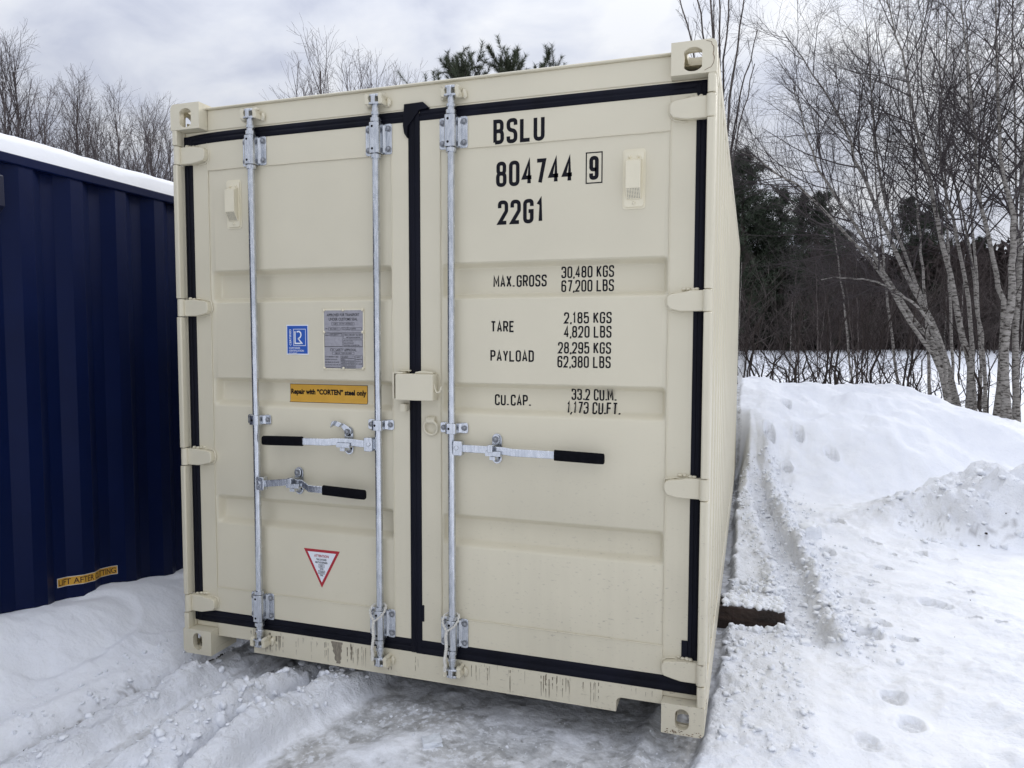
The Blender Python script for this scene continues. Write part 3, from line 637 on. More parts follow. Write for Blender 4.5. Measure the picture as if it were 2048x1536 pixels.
# ---- vents: base plate, hood, slope dotted with painted holes, three rivets
def vent(door, x0, x1, z0, z1):
    w = x1-x0; h = z1-z0; cx = (x0+x1)/2
    mb = MB(); mb.prism(rrect(x0-.006, x1+.006, z0-.008, z1+.008, .012, 4), 'Y', YD+.0005, YD+.0026).prism(rrect(x0, x1, z0, z1, .010, 4), 'Y', YD-.004, YD+.0004)
    a, b = x0+w*.14, x1-w*.12; zt = z1-h*.20; zm = z0+h*.32; zb = z0+h*.14; yo = YD-.032
    mb.add([(a, YD-.004, zt+.012), (b, YD-.004, zt+.012), (b, yo, zt), (a, yo, zt), (b, yo, zm), (a, yo, zm), (b, YD-.008, zb), (a, YD-.008, zb), (a, YD-.004, zb-.002), (b, YD-.004, zb-.002)],
           [(0, 1, 2, 3), (3, 2, 4, 5), (5, 4, 6, 7), (7, 6, 9, 8), (0, 3, 5, 7, 8), (1, 9, 6, 4, 2)])
    for i in range(8):
        for j in range(8):
            t = (j+.7)/8.6; z = zm+(zb-zm)*t; y = yo+(YD-.008-yo)*t-.0006; x = a+.006+(b-a-.012)*i/7; r = .0017
            mb.add([(x-r, y-.0002, z+r), (x+r, y-.0002, z+r), (x+r, y+.0014, z-r), (x-r, y+.0014, z-r)], [(0, 1, 2, 3)], 1)
    mb.build('vent', [VENTC, HOLE_SHADE], door, smooth=25, recalc=False)
    for x, z in ((x0+w*.27, z1-h*.10), (x1-w*.27, z1-h*.10), (cx, z0+h*.065)): rivet(door, x, z, 1.0)
vent(doorL, .268, .337, 2.026, 2.232); vent(doorR, 2.101, 2.176, 2.018, 2.228)

# ---- lettering on the right door (each line a mesh that follows the pressed panel)
def letter_line(txt, x0, x1, z0, z1, sw, deep=False, box=None):
    k = 1.0127 if deep else 1.0
    fx = lambda x: 2.573+(x-2.573)*k; fz = lambda z: 1.508+(z-1.508)*k
    mb = MB()
    for vs, fs, li in stroke_text(txt, fx(x0), fx(x1), fz(z0), fz(z1), sw, .86 if sw > .01 else .72):
        mb.add([(x, surf(x, z)-.0007-.0002*li, z) for x, z in vs], fs)
    if box:
        bx0, bx1, bz0, bz1, bw = box
        vs, fs = ribbon([(bx0, bz0), (bx1, bz0), (bx1, bz1), (bx0, bz1)], True, bw); mb.add([(v.x, surf(v.x, v.y)-.0007, v.y) for v in vs], fs)
    mb.build('lettering', INK, doorR, smooth=0, recalc=False)
letter_line('BSLU', 1.569, 1.784, 2.297, 2.395, .0152)
letter_line('804744', 1.580, 1.900, 2.127, 2.228, .0152)
letter_line('9', 1.964, 2.001, 2.131, 2.222, .0150, box=(1.952, 2.014, 2.119, 2.235, .0045))
letter_line('22G1', 1.588, 1.782, 1.976, 2.073, .0152)
SW = .0068
letter_line('MAX.|GROSS', 1.566, 1.793, 1.724, 1.772, SW, True)
letter_line('30,480 KGS', 1.853, 2.064, 1.755, 1.801, SW*.92, True); letter_line('67,200 LBS', 1.853, 2.064, 1.700, 1.747, SW*.92, True)
letter_line('TARE', 1.558, 1.660, 1.541, 1.587, SW)
letter_line('2,185 KGS', 1.867, 2.058, 1.575, 1.620, SW*.92); letter_line('4,820 LBS', 1.867, 2.058, 1.519, 1.566, SW*.92)
letter_line('PAYLOAD', 1.556, 1.743, 1.421, 1.468, SW)
letter_line('28,295 KGS', 1.843, 2.057, 1.456, 1.502, SW*.92); letter_line('62,380 LBS', 1.841, 2.056, 1.400, 1.447, SW*.92)
letter_line('CU.|CAP.', 1.573, 1.729, 1.240, 1.286, SW, True)
letter_line('33.2 CU.M.', 1.898, 2.079, 1.271, 1.317, SW*.92, True); letter_line('1,173 CU.FT.', 1.880, 2.097, 1.218, 1.265, SW*.92, True)

# ---- stickers and plate on the left door
def on(mb, V, F, off, mi): mb.add([(x, surf(x, z)-off, z) for x, z in V], F, mi)
def sheet(mb, x0, x1, z0, z1, off, mi, nz=8, nx=2):
    V = [(x0+(x1-x0)*i/nx, z0+(z1-z0)*j/nz) for j in range(nz+1) for i in range(nx+1)]
    on(mb, V, [(j*(nx+1)+i, j*(nx+1)+i+1, (j+1)*(nx+1)+i+1, (j+1)*(nx+1)+i) for j in range(nz) for i in range(nx)], off, mi)
def outline(mb, x0, x1, z0, z1, w, off, mi):
    vs, fs = ribbon([(x0, z0), (x1, z0), (x1, z1), (x0, z1)], True, w); on(mb, [tuple(v) for v in vs], fs, off, mi)
mb = MB(); x0, x1, z0, z1 = .573, .688, 1.441, 1.576
sheet(mb, x0, x1, z0, z1, .0008, 0); sheet(mb, x0+.0045, x1-.0045, z0+.005, z1-.005, .0016, 1)
outline(mb, x0+.038, x1-.014, z1-.094, z1-.020, .0022, .0024, 0)
for pts in ([(.046, -.029), (.046, -.084), (.076, -.084)], [(.055, -.032), (.068, -.030), (.076, -.037), (.0775, -.047), (.073, -.057), (.062, -.063)], [(.062, -.062), (.084, -.086)]):
    vs, fs = ribbon([(x0+p, z1+q) for p, q in pts], False, .0062); on(mb, [tuple(v) for v in vs], fs, .0026, 0)
V, F = fit_text('CERTIFIED', 0, .074, 0, .010, .02); on(mb, [(x0+.026-v[1], z1-.094+v[0]) for v in V], F, .0024, 0)
for i, (s, l) in enumerate((('CONTAINER', .058), ('CERTIFICATION', .077), ('SCHEME', .042))):
    V, F = fit_text(s, x0+.014, x0+.014+l, z1-.109-i*.0125, z1-.1005-i*.0125, .015); on(mb, V, F, .0024, 0)
mb.build('sticker', [WHITE, BLUEV], doorL, smooth=0, recalc=False, label='blue and white certification sticker')
mb = MB(); x0, x1, z0, z1 = .557, .961, 1.222, 1.306
sheet(mb, x0, x1, z0, z1, .0008, 1, 10); sheet(mb, x0+.002, x1-.002, z0+.002, z1-.002, .0016, 0, 10)
V, F = fit_text('Repair with \u201cCORTEN\u201d steel only', x0+.006, x1-.006, z0+.030, z0+.063, .045); on(mb, V, F, .0024, 1)
mb.build('sticker', [YELV, INK], doorL, smooth=0, recalc=False, label='yellow repair notice sticker')
mb = MB(); tri = [(.648, .556), (.836, .556), (.7405, .380)]
c = (.7415, .497); inn = [(c[0]+(p[0]-c[0])*.79, c[1]+(p[1]-c[1])*.79) for p in tri]
on(mb, tri, [(0, 1, 2)], .0008, 0); on(mb, inn, [(0, 1, 2)], .0016, 1)
for s, w, z, h, m_ in (('ATTENTION', .076, .521, .0115, 0), ('THIS CONTAINER', .054, .506, .0085, 2), ('MUST BE REPAIRED', .063, .4925, .0085, 2), ('ONLY', .020, .4765, .0085, 2), ('WITH', .018, .463, .0075, 2), ('CORTEN', .026, .4475, .0085, 2), ('STEEL', .018, .434, .0075, 2)):
    V, F = fit_text(s, c[0]-.001-w/2, c[0]-.001+w/2, z, z+h, .02); on(mb, V, F, .0024, m_)
outline(mb, c[0]-.015, c[0]+.013, .4735, .488, .0014, .0024, 2); outline(mb, c[0]-.018, c[0]+.016, .4448, .459, .0014, .0024, 2)
mb.build('sticker', [REDV, WHITE, INK], doorL, smooth=0, recalc=False, label='red and white warning triangle sticker')
# data plate
mb = MB(); x0, x1, z0, z1 = .766, .972, 1.377, 1.645
mb.prism(rrect(x0, x1, z0, z1, .004, 2), 'Y', YD-.0005, YD+.0028)
sheetp = lambda a, b, c_, d, off, mi: mb.add([(a, YD-off, c_), (b, YD-off, c_), (b, YD-off, d), (a, YD-off, d)], [(0, 1, 2, 3)], mi)
sheetp(x0+.006, x1-.006, z0+.006, z1-.007, .0013, 1)
Y2 = .0020
def pt(s, xa, xb, za, h, b=.01):
    V, F = fit_text(s, xa, xb, za, za+h, b); mb.add([(x, YD-Y2, z) for x, z in V], F, 2)
def pl(xa, xb, za, zb, w=.0012):
    vs, fs = ribbon([(xa, za), (xb, za), (xb, zb), (xa, zb)], True, w); mb.add([(v.x, YD-Y2, v.y) for v in vs], fs, 2)
pt('APPROVED FOR TRANSPORT', x0+.020, x1-.022, z1-.033, .0125, .02); pt('UNDER CUSTOMS SEAL', x0+.030, x1-.032, z1-.052, .0125, .02)
pl(x0+.045, x1-.048, z1-.072, z1-.060); pt('GB/C 15194 LR/0023', x0+.053, x1-.056, z1-.0695, .007)
pt('TYPE', x0+.011, x0+.023, z1-.0905, .006); pl(x0+.028, x0+.088, z1-.094, z1-.083); pt('BSL-D2001-V', x0+.037, x0+.078, z1-.0915, .006)
pt('MANUFACTURER\'S NO.', x0+.094, x0+.142, z1-.0865, .0055); pt('OF THE CONTAINER', x0+.094, x0+.138, z1-.0945, .0055); pl(x0+.142, x1-.012, z1-.094, z1-.083); pt('8047449', x0+.146, x0+.166, z1-.0915, .006)
for zz in (z1-.105, z1-.168): mb.add([(x0+.006, YD-Y2, zz), (x1-.006, YD-Y2, zz), (x1-.006, YD-Y2, zz+.0011), (x0+.006, YD-Y2, zz+.0011)], [(0, 1, 2, 3)], 2)
pl(x0+.008, x0+.098, z1-.166, z1-.108); pt('OWNER\'S NO.', x0+.010, x0+.036, z1-.119, .006); pl(x0+.038, x0+.095, z1-.120, z1-.110); pt('BSLU 804744 9', x0+.041, x0+.078, z1-.1175, .0055)
pl(x0+.104, x1-.008, z1-.132, z1-.108); pt('TIMBER COMPONENT TREATMENT', x0+.107, x1-.010, z1-.118, .006); pt('IM/TAILEILEUM 400/2020', x0+.118, x1-.020, z1-.1285, .006)
pl(x0+.104, x1-.008, z1-.166, z1-.137); pt('Manufactured by', x0+.107, x0+.150, z1-.1445, .0055); pt('BSL CONTAINERS', x0+.107, x0+.155, z1-.1535, .0055); pt('WWW.BSLCONTAINERS.COM', x0+.107, x1-.024, z1-.163, .0055)
pt('CSC SAFETY APPROVAL', x0+.036, x1-.038, z1-.187, .0125, .012); pl(x0+.047, x1-.050, z1-.201, z1-.1905); pt('GB-LR 17391-02/2020', x0+.060, x1-.062, z1-.199, .006)
for i, (s, l, v) in enumerate((('DATE MANUFACTURED', .067, '02/2023'), ('IDENTIFICATION NO.', .062, 'BSLU'), ('MAXIMUM GROSS MASS', .070, '30,480 KG  67,200 LB'), ('ALLOW. STACK. LOAD FOR 1.8G', .076, '216,000 KG  476,190 LB'), ('TRANSVERSE RACKING TEST FORCE', .076, '150,000 NEWTONS'))):
    zz = z1-.2145-i*.0118; pt(s, x0+.010, x0+.010+l, zz, .0055); pl(x0+.089, x0+.158, zz-.0018, zz+.0070); pt(v, x0+.093, x0+.093+min(.060, .0045*len(v)), zz, .0050)
pl(x0+.163, x1-.009, z1-.265, z1-.2055); 
for i, s in enumerate(('NEXT', 'EXAMINATION', 'DATE', '02 2028')): pt(s, x0+.165, x0+.165+min(.030, .006*len(s)), z1-.2145-i*.010, .005)
mb.build('data_plate', [VENTC, PLATE, INKG], doorL, smooth=0, recalc=False, label='grey data plate in a cream frame')
for x, z in [(a, b) for a in (x0+.006, (x0+x1)/2, x1-.006) for b in (z0+.006, z1-.006)]+[(x0+.006, z1-.103), (x1-.006, z1-.103)]: rivet(doorL, x, z, 1.02)

# ---- dirt runs dried on the sill (own shapes, a hair proud of the paint)
rg = random.Random(5)
def run(mb, x, za, zb, w, mi=0):
    n = max(3, int((za-zb)/.012)); vs = []; xx = x
    for i in range(n+1):
        t = i/n; xx += rg.uniform(-.0006, .0006); ww = w*(1-.55*t)*rg.uniform(.55, 1.25)*(.35 if i == n else 1); z = za+(zb-za)*t
        vs += [(xx-ww/2, .0493-.0001*mi, z), (xx+ww/2, .0493-.0001*mi, z)]
    mb.add(vs, [(2*i, 2*i+1, 2*i+3, 2*i+2) for i in range(n) if rg.random() > .16], mi)
mb = MB()
def runs(xs, za, zlo, zhi, w): 
    for x in xs: run(mb, x+rg.uniform(-.003, .003), za-rg.uniform(0, .015), rg.uniform(zlo, zhi), w*rg.uniform(.5, 1.4))
runs([.352, .368, .374], .142, .09, .12, .0035); runs([.455, .462, .470, .492, .497, .509, .515, .53], .136, .035, .08, .0045); runs([.60, .682], .13, .03, .06, .0018)
runs([.432, .441], .085, .035, .05, .006); runs(np.linspace(.752, .772, 3), .135, .035, .07, .0028)
vs = []; nn = 14
for i in range(nn+1):
    t = i/nn; a = .788+.026*t+rg.uniform(-.004, .004); b = .848-.012*t+rg.uniform(-.005, .003); z = .140-.100*t; vs += [(a, .0491, z), (b, .0491, z)]
mb.add(vs, [(2*i, 2*i+1, 2*i+3, 2*i+2) for i in range(nn)], 1)
U1 = lambda a, b, n: [rg.uniform(a, b) for _ in range(n)]
runs(U1(.865, .90, 4), .138, .04, .09, .0055); runs(U1(.92, 1.03, 7), .135, .035, .08, .0028); runs([1.075, 1.09], .07, .035, .05, .006)
runs(U1(1.42, 1.56, 11), .136, .04, .09, .0020); runs([1.648], .138, .03, .035, .004); runs(U1(1.77, 2.0, 14), .138, .032, .10, .0036); runs(U1(2.0, 2.07, 3), .138, .05, .10, .003); runs(U1(2.1, 2.26, 7), .14, .10, .13, .002)
runs([1.21], .14, .03, .04, .002)
for i in range(34):
    run(mb, rg.uniform(.39, 2.08), .146-rg.uniform(0, .02), rg.uniform(.07, .13), rg.uniform(.0008, .0018))
mb.build('dirt_runs', [STAIN, STAIN2], sill, smooth=0, recalc=False, kind='stuff')
# grime on the right-hand bottom fitting and rust cracks on the top one
mb = MB()
for i in range(30):
    x = rg.uniform(2.29, 2.425); z = .004+.016*rg.random()**2
    mb.add([(x+.0045*math.cos(a)*rg.uniform(.2, 1.2), -.0008, z+.0022*math.sin(a)*rg.uniform(.3, 1.2)) for a in np.linspace(0, 6.28, 8)[:-1]], [tuple(range(7))])
cr = [(2.400, H-.006), (2.418, H-.012), (2.426, H-.03), (2.424, H-.055), (2.428, H-.075), (2.418, H-.100), (2.395, H-.110)]
for i in range(len(cr)-1):
    vs, fs = ribbon([cr[i], ((cr[i][0]+cr[i+1][0])/2+rg.uniform(-.003, .003), (cr[i][1]+cr[i+1][1])/2), cr[i+1]], False, .0016+.001*rg.random()); mb.add([(v.x, -.0008, v.y) for v in vs], fs)
mb.build('rust_marks', RUST, box_c, smooth=0, recalc=False, kind='stuff')

# ---- seal ropes hanging on two bar guides (things of their own)
def rope(x, label, seed):
    rg = random.Random(seed); o = thing('rope', label, 'rope', (x, -.02, .10), group='white seal ropes tied on the lower bar guides')
    def strand_path(cl, n, ph, tw):
        out = []
        for i in range(n+1):
            t = i/n*(len(cl)-1); k = min(int(t), len(cl)-2); f = t-k; p = Vector(cl[k]).lerp(Vector(cl[k+1]), f)
            out.append((p.x-x+.0032*math.cos(ph+tw*i), p.y+.02+.0032*math.sin(ph+tw*i), p.z-.10))
        return out
    y = BARY-.030
    loop = [(x+.010, y+.050, .352), (x+.032, y+.030, .348), (x+.036, y+.006, .332), (x+.024, y-.002, .312), (x+.004, y-.004, .296), (x-.012, y-.004, .286)]
    loop2 = [(x-.020, y+.050, .352), (x-.032, y+.024, .345), (x-.034, y+.004, .328), (x-.026, y-.002, .308), (x-.012, y-.004, .288)]
    tail = [(x-.012, y-.004, .290), (x-.015, y-.006, .26), (x-.012, y-.006, .22), (x-.017, y-.006, .18), (x-.021, y-.007, .165), (x-.018, y-.005, .14), (x-.020, y-.004, .112)]
    mb = MB()
    for cl, n in ((loop, 26), (loop2, 24)):
        for ph in (0, 3.14): mb.tube(strand_path(cl, n, ph, .9), .0028, 6)
    mb.build('rope_loop', ROPE, o, smooth=70)
    mb = MB()
    for ph in (0, 2.1, 4.2): mb.tube(strand_path(tail, 60, ph, .75), .0042, 6)
    mb.build('rope_tail', ROPE, o, smooth=70)
rope(1.053, 'twisted white rope on the middle locking bar, left of the centre gasket', 3)
rope(1.397, 'twisted white rope on the right locking bar, right of the centre gasket', 4)
# ------------------------------------------------------------------ the navy container beside it
BW = thing('shipping_container', 'dark navy blue steel shipping container with snow on its roof and a small orange notice', 'shipping container', (-.661, -.362, -.231), math.radians(1.78))
BY0, BY1, BH = -1.35, 4.708, 2.591
mb = MB(); pr = [(s+BY0+.10, d) for s, d in corrugated(BY1-BY0-.2, .036, .278)]
off = (.21-.0)-[p[0] for p in pr if p[0] > .05][0]
def bprof(y):
    """recess of the pressed side at position y along the wall"""
    t = (y-.21) % .278
    return .036*(t/.068 if t < .068 else 1 if t < .138 else (.206-t)/.068 if t < .206 else 0)
ys = [BY0+.12]
k0 = math.ceil((BY0+.12-.21)/.278)
for k in range(k0, k0+40):
    for a in (0, .068, .138, .206):
        y = .21+k*.278+a
        if ys[-1]+.001 < y < BY1-.12: ys.append(y)
ys.append(BY1-.12); n = len(ys); vs = []
for z in (.150, 2.545): vs += [(-.010-bprof(y), y, z) for y in ys]
for z in (.150, 2.545): vs += [(-2.428+bprof(y), y, z) for y in ys]
MB().add(vs, [(i, i+1, i+1+n, i+n) for i in range(n-1)]+[(i+2*n, i+3*n, i+3*n+1, i+2*n+1) for i in range(n-1)]).build('side_wall', NAVY, BW, smooth=0, recalc=False)
for a, b in ((-.062, -.001), (-2.437, -2.376)):
    MB().box(a, b, BY0+.16, BY1-.16, 2.543, 2.590).build('top_side_rail', NAVY, BW, bevel=.006)
    MB().box(a, b, BY0+.16, BY1-.16, .012, .165).build('bottom_side_rail', NAVY, BW, bevel=.004)
for yy in (BY0, BY1-.178):
    for xx in (-2.438, -.162):
        for z in (0, 2.473): MB().box(xx, xx+.162, yy, yy+.178, z, z+.118).build('corner_casting', NAVY, BW, bevel=.012, seg=3)
        MB().box(xx+.004, xx+.158, yy+.02, yy+.158, .118, 2.473).build('corner_post', NAVY, BW, bevel=.005)
MB().box(-2.376, -.062, BY0+.05, BY1-.05, 2.555, 2.575).build('roof', NAVY, BW)
for yy in (BY0+.03, BY1-.05): MB().box(-2.28, -.158, yy, yy+.02, .02, 2.555).build('end_wall', NAVY, BW)
MB().box(-2.37, -.064, BY0+.06, BY1-.06, .12, .16).build('underfloor', NAVY, BW)
mb = MB(); mb.prism([(-.0095, 2.262), (-.0095, 2.502), (.012, 2.502), (.012, 2.488), (.046, 2.468), (.050, 2.332), (.012, 2.296), (.012, 2.262)], 'Y', -.115, .020)
mb.prism(rrect(-.128, .034, 2.252, 2.512, .012, 3), 'X', -.0095, -.0015)
mb.build('vent', NAVYD, BW, bevel=.003, seg=2)
# notice that follows the folds of the side
def wrap(V, off):
    return [(-.010-bprof(y)+off, y, z-.104*(y-.294)) for y, z in V]
mb = MB(); ya, yb, za, zb = .294, .655, .488, .535
cuts = sorted([ya, yb]+[y for y in ys if ya < y < yb]); 
for lay, (e, mi) in enumerate(((0, 1), (.0025, 0))):
    V = []; cc = [max(min(c, yb-e), ya+e) for c in cuts]
    for y in cc: V += [(y, za+e), (y, zb-e)]
    mb.add(wrap(V, .001+.0009*lay), [(2*i, 2*i+2, 2*i+3, 2*i+1) for i in range(len(cc)-1)], mi)
def cut_mesh(V, F, xs):
    bm = bmesh.new(); vv = [bm.verts.new((x, y, 0)) for x, y in V]
    for f in F:
        try: bm.faces.new([vv[i] for i in f])
        except ValueError: pass
    for x in xs: bmesh.ops.bisect_plane(bm, geom=bm.verts[:]+bm.edges[:]+bm.faces[:], plane_co=(x, 0, 0), plane_no=(1, 0, 0))
    bm.verts.index_update(); r = [(v.co.x, v.co.y) for v in bm.verts], [tuple(v.index for v in f.verts) for f in bm.faces]; bm.free(); return r
V, F = fit_text('LIFT AFTER CUTTING', ya+.007, yb-.008, za+.008, zb-.009, .012)
V, F = cut_mesh(V, F, cuts[1:-1]); mb.add(wrap(V, .0028), F, 2)
mb.build('sticker', [YELV, WHITE, mat('maroon_ink', (.05, .006, .006), .5)], BW, smooth=0, recalc=False, label='orange LIFT AFTER CUTTING notice bent over the folds')

# ------------------------------------------------------------------ noise in numpy
_r = np.random.RandomState(7); TAB = _r.rand(256, 256); JX = _r.rand(256, 256); JY = _r.rand(256, 256); JR = _r.rand(256, 256)
def vn(x, y, s=0):
    x = x+s*17.31; y = y+s*9.77; xi = np.floor(x).astype(int); yi = np.floor(y).astype(int); fx = x-xi; fy = y-yi
    fx = fx*fx*fx*(fx*(fx*6-15)+10); fy = fy*fy*fy*(fy*(fy*6-15)+10); g = lambda a, b: TAB[a & 255, b & 255]
    return (g(xi, yi)*(1-fx)+g(xi+1, yi)*fx)*(1-fy)+(g(xi, yi+1)*(1-fx)+g(xi+1, yi+1)*fx)*fy-.5
def fbm(x, y, f, o=4, s=0, gain=.5):
    r = 0; a = 1
    for i in range(o): r = r+a*vn(x*f, y*f, s+i*3); f *= 2.03; a *= gain
    return r
def lumps(x, y, cell, s=0):
    """dome-shaped clods on a jittered grid, 0..1"""
    x = x/cell+s*3.7; y = y/cell+s*5.1; xi = np.floor(x).astype(int); yi = np.floor(y).astype(int); best = np.zeros_like(x)
    for dx in (-1, 0, 1):
        for dy in (-1, 0, 1):
            a = (xi+dx) & 255; b = (yi+dy) & 255
            d2 = (x-(xi+dx+JX[a, b]))**2+(y-(yi+dy+JY[a, b]))**2; R = .35+.5*JR[a, b]
            best = np.maximum(best, R*np.sqrt(np.clip(1-d2/(R*R), 0, 1)))
    return best
def sst(a, b, x): t = np.clip((x-a)/(b-a), 0, 1); return t*t*(3-2*t)
FWD = np.array([-.3121, .9500]); RGT = np.array([.9500, .3121])
RUTY = [1.3, 1.7, 2.35, 3.5, 5.0, 7.0, 9]; RUTX = [2.935, 2.885, 2.855, 2.785, 2.675, 2.51, 2.35]
QX = [-.12, -.065, -.025, .055, .095, .14, .20, .27, .30, .36, .42, .49, .525, .575, .625, .645, .695, .725, .80, .91, .950, .985]
QH = [.100, .055, .0, -.004, .050, .105, .075, .026, .030, .014, .024, .018, .065, .115, .065, -.008, -.012, .070, .112, .100, .020, 0]
PRINTS = [  # x, y, length, width, angle, depth
 (3.215, .80, .13, .105, -.35, .016), (3.245, .565, .15, .11, -.25, .018), (3.67, 2.12, .20, .12, 1.2, .020), (3.21, 1.53, .17, .13, .9, .022), (3.31, 1.70, .12, .09, .8, .018), (3.40, 1.52, .11, .08, 1.3, .016),
 (3.82, 3.30, .10, .07, 1.0, .03), (3.50, 2.83, .13, .09, .9, .035), (3.52, 3.48, .16, .07, .7, .035), (3.86, 2.61, .05, .04, 0, .03), (3.93, 2.44, .05, .04, 0, .03), (3.83, 1.94, .06, .035, 1.2, .03), (3.95, 1.90, .06, .035, 1.2, .028),
 (3.25, 2.05, .15, .10, 1.0, .02), (4.02, 3.22, .07, .05, .4, .03), (3.72, 3.05, .06, .045, .6, .03), (3.62, 3.20, .05, .04, .6, .03), (3.35, 2.5, .16, .08, 1.1, .02), (3.05, .35, .14, .09, .2, .012), (3.15, 3.05, .16, .09, .5, .03), (3.30, 3.9, .18, .10, .7, .04),
 (2.98, 5.6, .16, .11, .2, .06), (3.12, 6.1, .16, .11, .2, .06), (3.0, 6.55, .16, .11, .2, .06), (2.80, 5.95, .2, .12, .1, .05), (3.45, 5.9, .2, .14, .4, .04)]
def ground(x, y):
    shp = x.shape; D = (x-CAMP[0])*FWD[0]+(y-CAMP[1])*FWD[1]; r = (x-CAMP[0])*RGT[0]+(y-CAMP[1])*RGT[1]
    ice = np.zeros(shp); dirt = np.zeros(shp); rough = np.zeros(shp)
    h = np.zeros(shp)                                             # relative to -0.13
    # --- left: ruts running out from under the cream container, drift against the navy one
    t = np.clip(.3-y, -3, 2.2)
    m = np.interp(x, [-.2, .05, .15, .45, .57, .68, .84, 1.0], [.13, .11, .02, .16, .07, .11, .25, .17])
    wob = fbm(x, y, 2.2, 3, 2)*.030+fbm(x, y, 15, 3, 5)*.020
    q = x+t*m+wob
    hl = np.interp(q, QX, QH)
    var = np.clip(1+1.1*fbm(x*.6, y, 2.6, 3, 11), .25, 1.45)*(1-.35*sst(-.15, .15, y))
    ridge = sst(.10, .14, q)*(1-sst(.2, .26, q))+sst(.50, .56, q)*(1-sst(.60, .66, q))+sst(.72, .78, q)*(1-sst(.93, .98, q))
    hl = hl*(1-ridge)+hl*ridge*var
    left = 1-sst(.95, 1.05, q)
    rough += left*(ridge*.62+.14*sst(-.2, -.1, q)+.15*(1-sst(-.25, -.15, q)))*sst(-.16, -.08, q)
    qs = q-.8*wob; streak = (np.abs(vn(qs*42, y*.45, 3))-.12)*.075+vn(qs*120, y*.8, 4)*.016
    inrut = sst(-.05, -.02, q)*(1-sst(.05, .09, q))+sst(.24, .30, q)*(1-sst(.47, .52, q))
    hl += streak*np.clip(inrut+.45*sst(-.05, 0, q)*(1-sst(.60, .66, q)), 0, 1)
    s_w = y+.36
    tt = np.clip((-.10-q)/.54, 0, 1.0); slope = tt*tt*(3-2*tt)
    hw = np.clip(.285-.135*s_w, .05, .42)
    mound = fbm(x, y, 1.5, 3, 21)*.07
    drift = .095+hw*slope+mound*sst(0, .3, tt)
    # wind-cut crescents in the drift
    for cx, cy, R, a in ((-.44, .42, .24, .030), (-.52, -.18, .22, .022)):
        d = np.sqrt((x-cx)**2+((y-cy)*.55)**2); drift -= a*sst(R, R*.86, d)*(1-sst(R*.86, R*.25, d)*.95)*sst(-.05, .12, x-cx+.15+.5*(y-cy))
    hl = np.where(q < -.12, drift+fbm(x, y, 18, 3, 8)*.003, hl)
    h += hl*left
    hl += .15*sst(.55, 1.1, y)*(1-sst(.03, .10, x))*sst(-.7, -.4, x)  # unseen snow added along the container's left side to block light underneath
    h = h*(1-left)+hl*left
    # --- ice floor between the ridge and the right-hand snow
    xe = np.interp(y, [-3, 0, .25, .45, .88, 1.6, 8], [2.36, 2.395, 2.42, 2.425, 2.462, 2.475, 2.455])+fbm(x, y, 9, 3, 31)*.03
    right = sst(-.012, .030, x-xe)
    mid = (1-left)*(1-right)
    ice = np.maximum(ice, mid)
    h += mid*(fbm(x, y, 2.2, 4, 41)*.020+np.clip(fbm(x, y, 9, 3, 43), 0, 1)*.022+np.clip(fbm(x, y, 34, 2, 44), 0, 1)*.006)
    crust = sst(.02, .28, fbm(x, y, 2.6, 4, 47)+.85*fbm(x, y, 15, 4, 48)+.13)
    wp = np.exp(-(((x-1.22)*.74-(y+.24)*.67)/.07)**2-(((x-1.22)*.67+(y+.24)*.74)/.24)**2)
    crust = np.maximum(crust*.75, np.clip(wp*1.3+fbm(x, y, 20, 2, 49)*.5*(wp > .1), 0, 1)); h += mid*wp*.025
    bare = sst(2.02, 2.12, x)*(1-sst(2.40, 2.46, x))*(1-.4*sst(0.0, .5, fbm(x, y, 6, 2, 77)+.2))
    ice *= 1-.80*crust*(1-bare)
    cle = np.exp(-((x-2.325)/.07)**2)*sst(-.8, -.2, y)                       # grouser marks of a tracked machine
    h -= mid*cle*(.008+.006*(np.abs(((x+.03*y)*38) % 1-.5) < .16))
    h += mid*(.022*np.exp(-((x-2.19-.05*y)/.035)**2))                         # little ridge left of them
    # --- inside of the ruts is pressed to grey
    ice = np.maximum(ice, left*inrut*(.42+2.8*np.clip(.14-np.abs(vn(qs*42, y*.7, 3)), 0, .2))*np.clip(1+fbm(x, y, 12, 3, 9), 0, 1.2)); crack = sst(.635, .65, q)*(1-sst(.69, .705, q))
    ice = np.maximum(ice, crack*.9); dirt = np.maximum(dirt, crack*sst(-.05, .20, fbm(x, y, 6, 3, 14))*.8)
    spk = sst(.22, .31, vn(x*48, y*48, 5)+.35*vn(x*110, y*110, 6))
    cl = sst(.0, .3, fbm(x, y, 3.5, 2, 17)+.06)
    dirt = np.maximum(dirt, left*np.exp(-((q-.02)/.07)**2)*spk*cl*sst(.5, .1, y)); dirt = np.maximum(dirt, left*np.exp(-((q-.02)/.05)**2)*.22*np.clip(fbm(x*3, y*.8, 3, 3, 19)+.35, 0, 1))
    # --- right-hand snow
    hr = .045+fbm(x, y, 1.1, 4, 51)*.050+fbm(x, y, 6, 4, 53)*.014+.010*np.sin((x*.9+y*1.6)*9+3*vn(x, y, 4))*sst(3.0, 3.6, x)*sst(2.0, .6, y)
    nearw = (1-sst(2.80, 2.95, x-.05*vn(x*4, y*4, 3)))*sst(-1.2, -.2, y)*(1-sst(4.6, 6, y))
    hr += nearw*(.028*sst(1.6, 2.0, y)+.008)
    rough = np.maximum(rough, right*nearw*.55)
    rx = np.interp(y, RUTY, RUTX)+fbm(y, y*0+1, 2.3, 3, 61)*.05
    d = x-rx; rw = .085; act = sst(1.22, 1.42, y+.3*np.abs(d))*(1-sst(5.4, 6.5, y)); wobd = d+fbm(x, y, 8, 3, 63)*.04
    rut = (1-sst(rw*.86, rw*1.10, np.abs(wobd)))*act
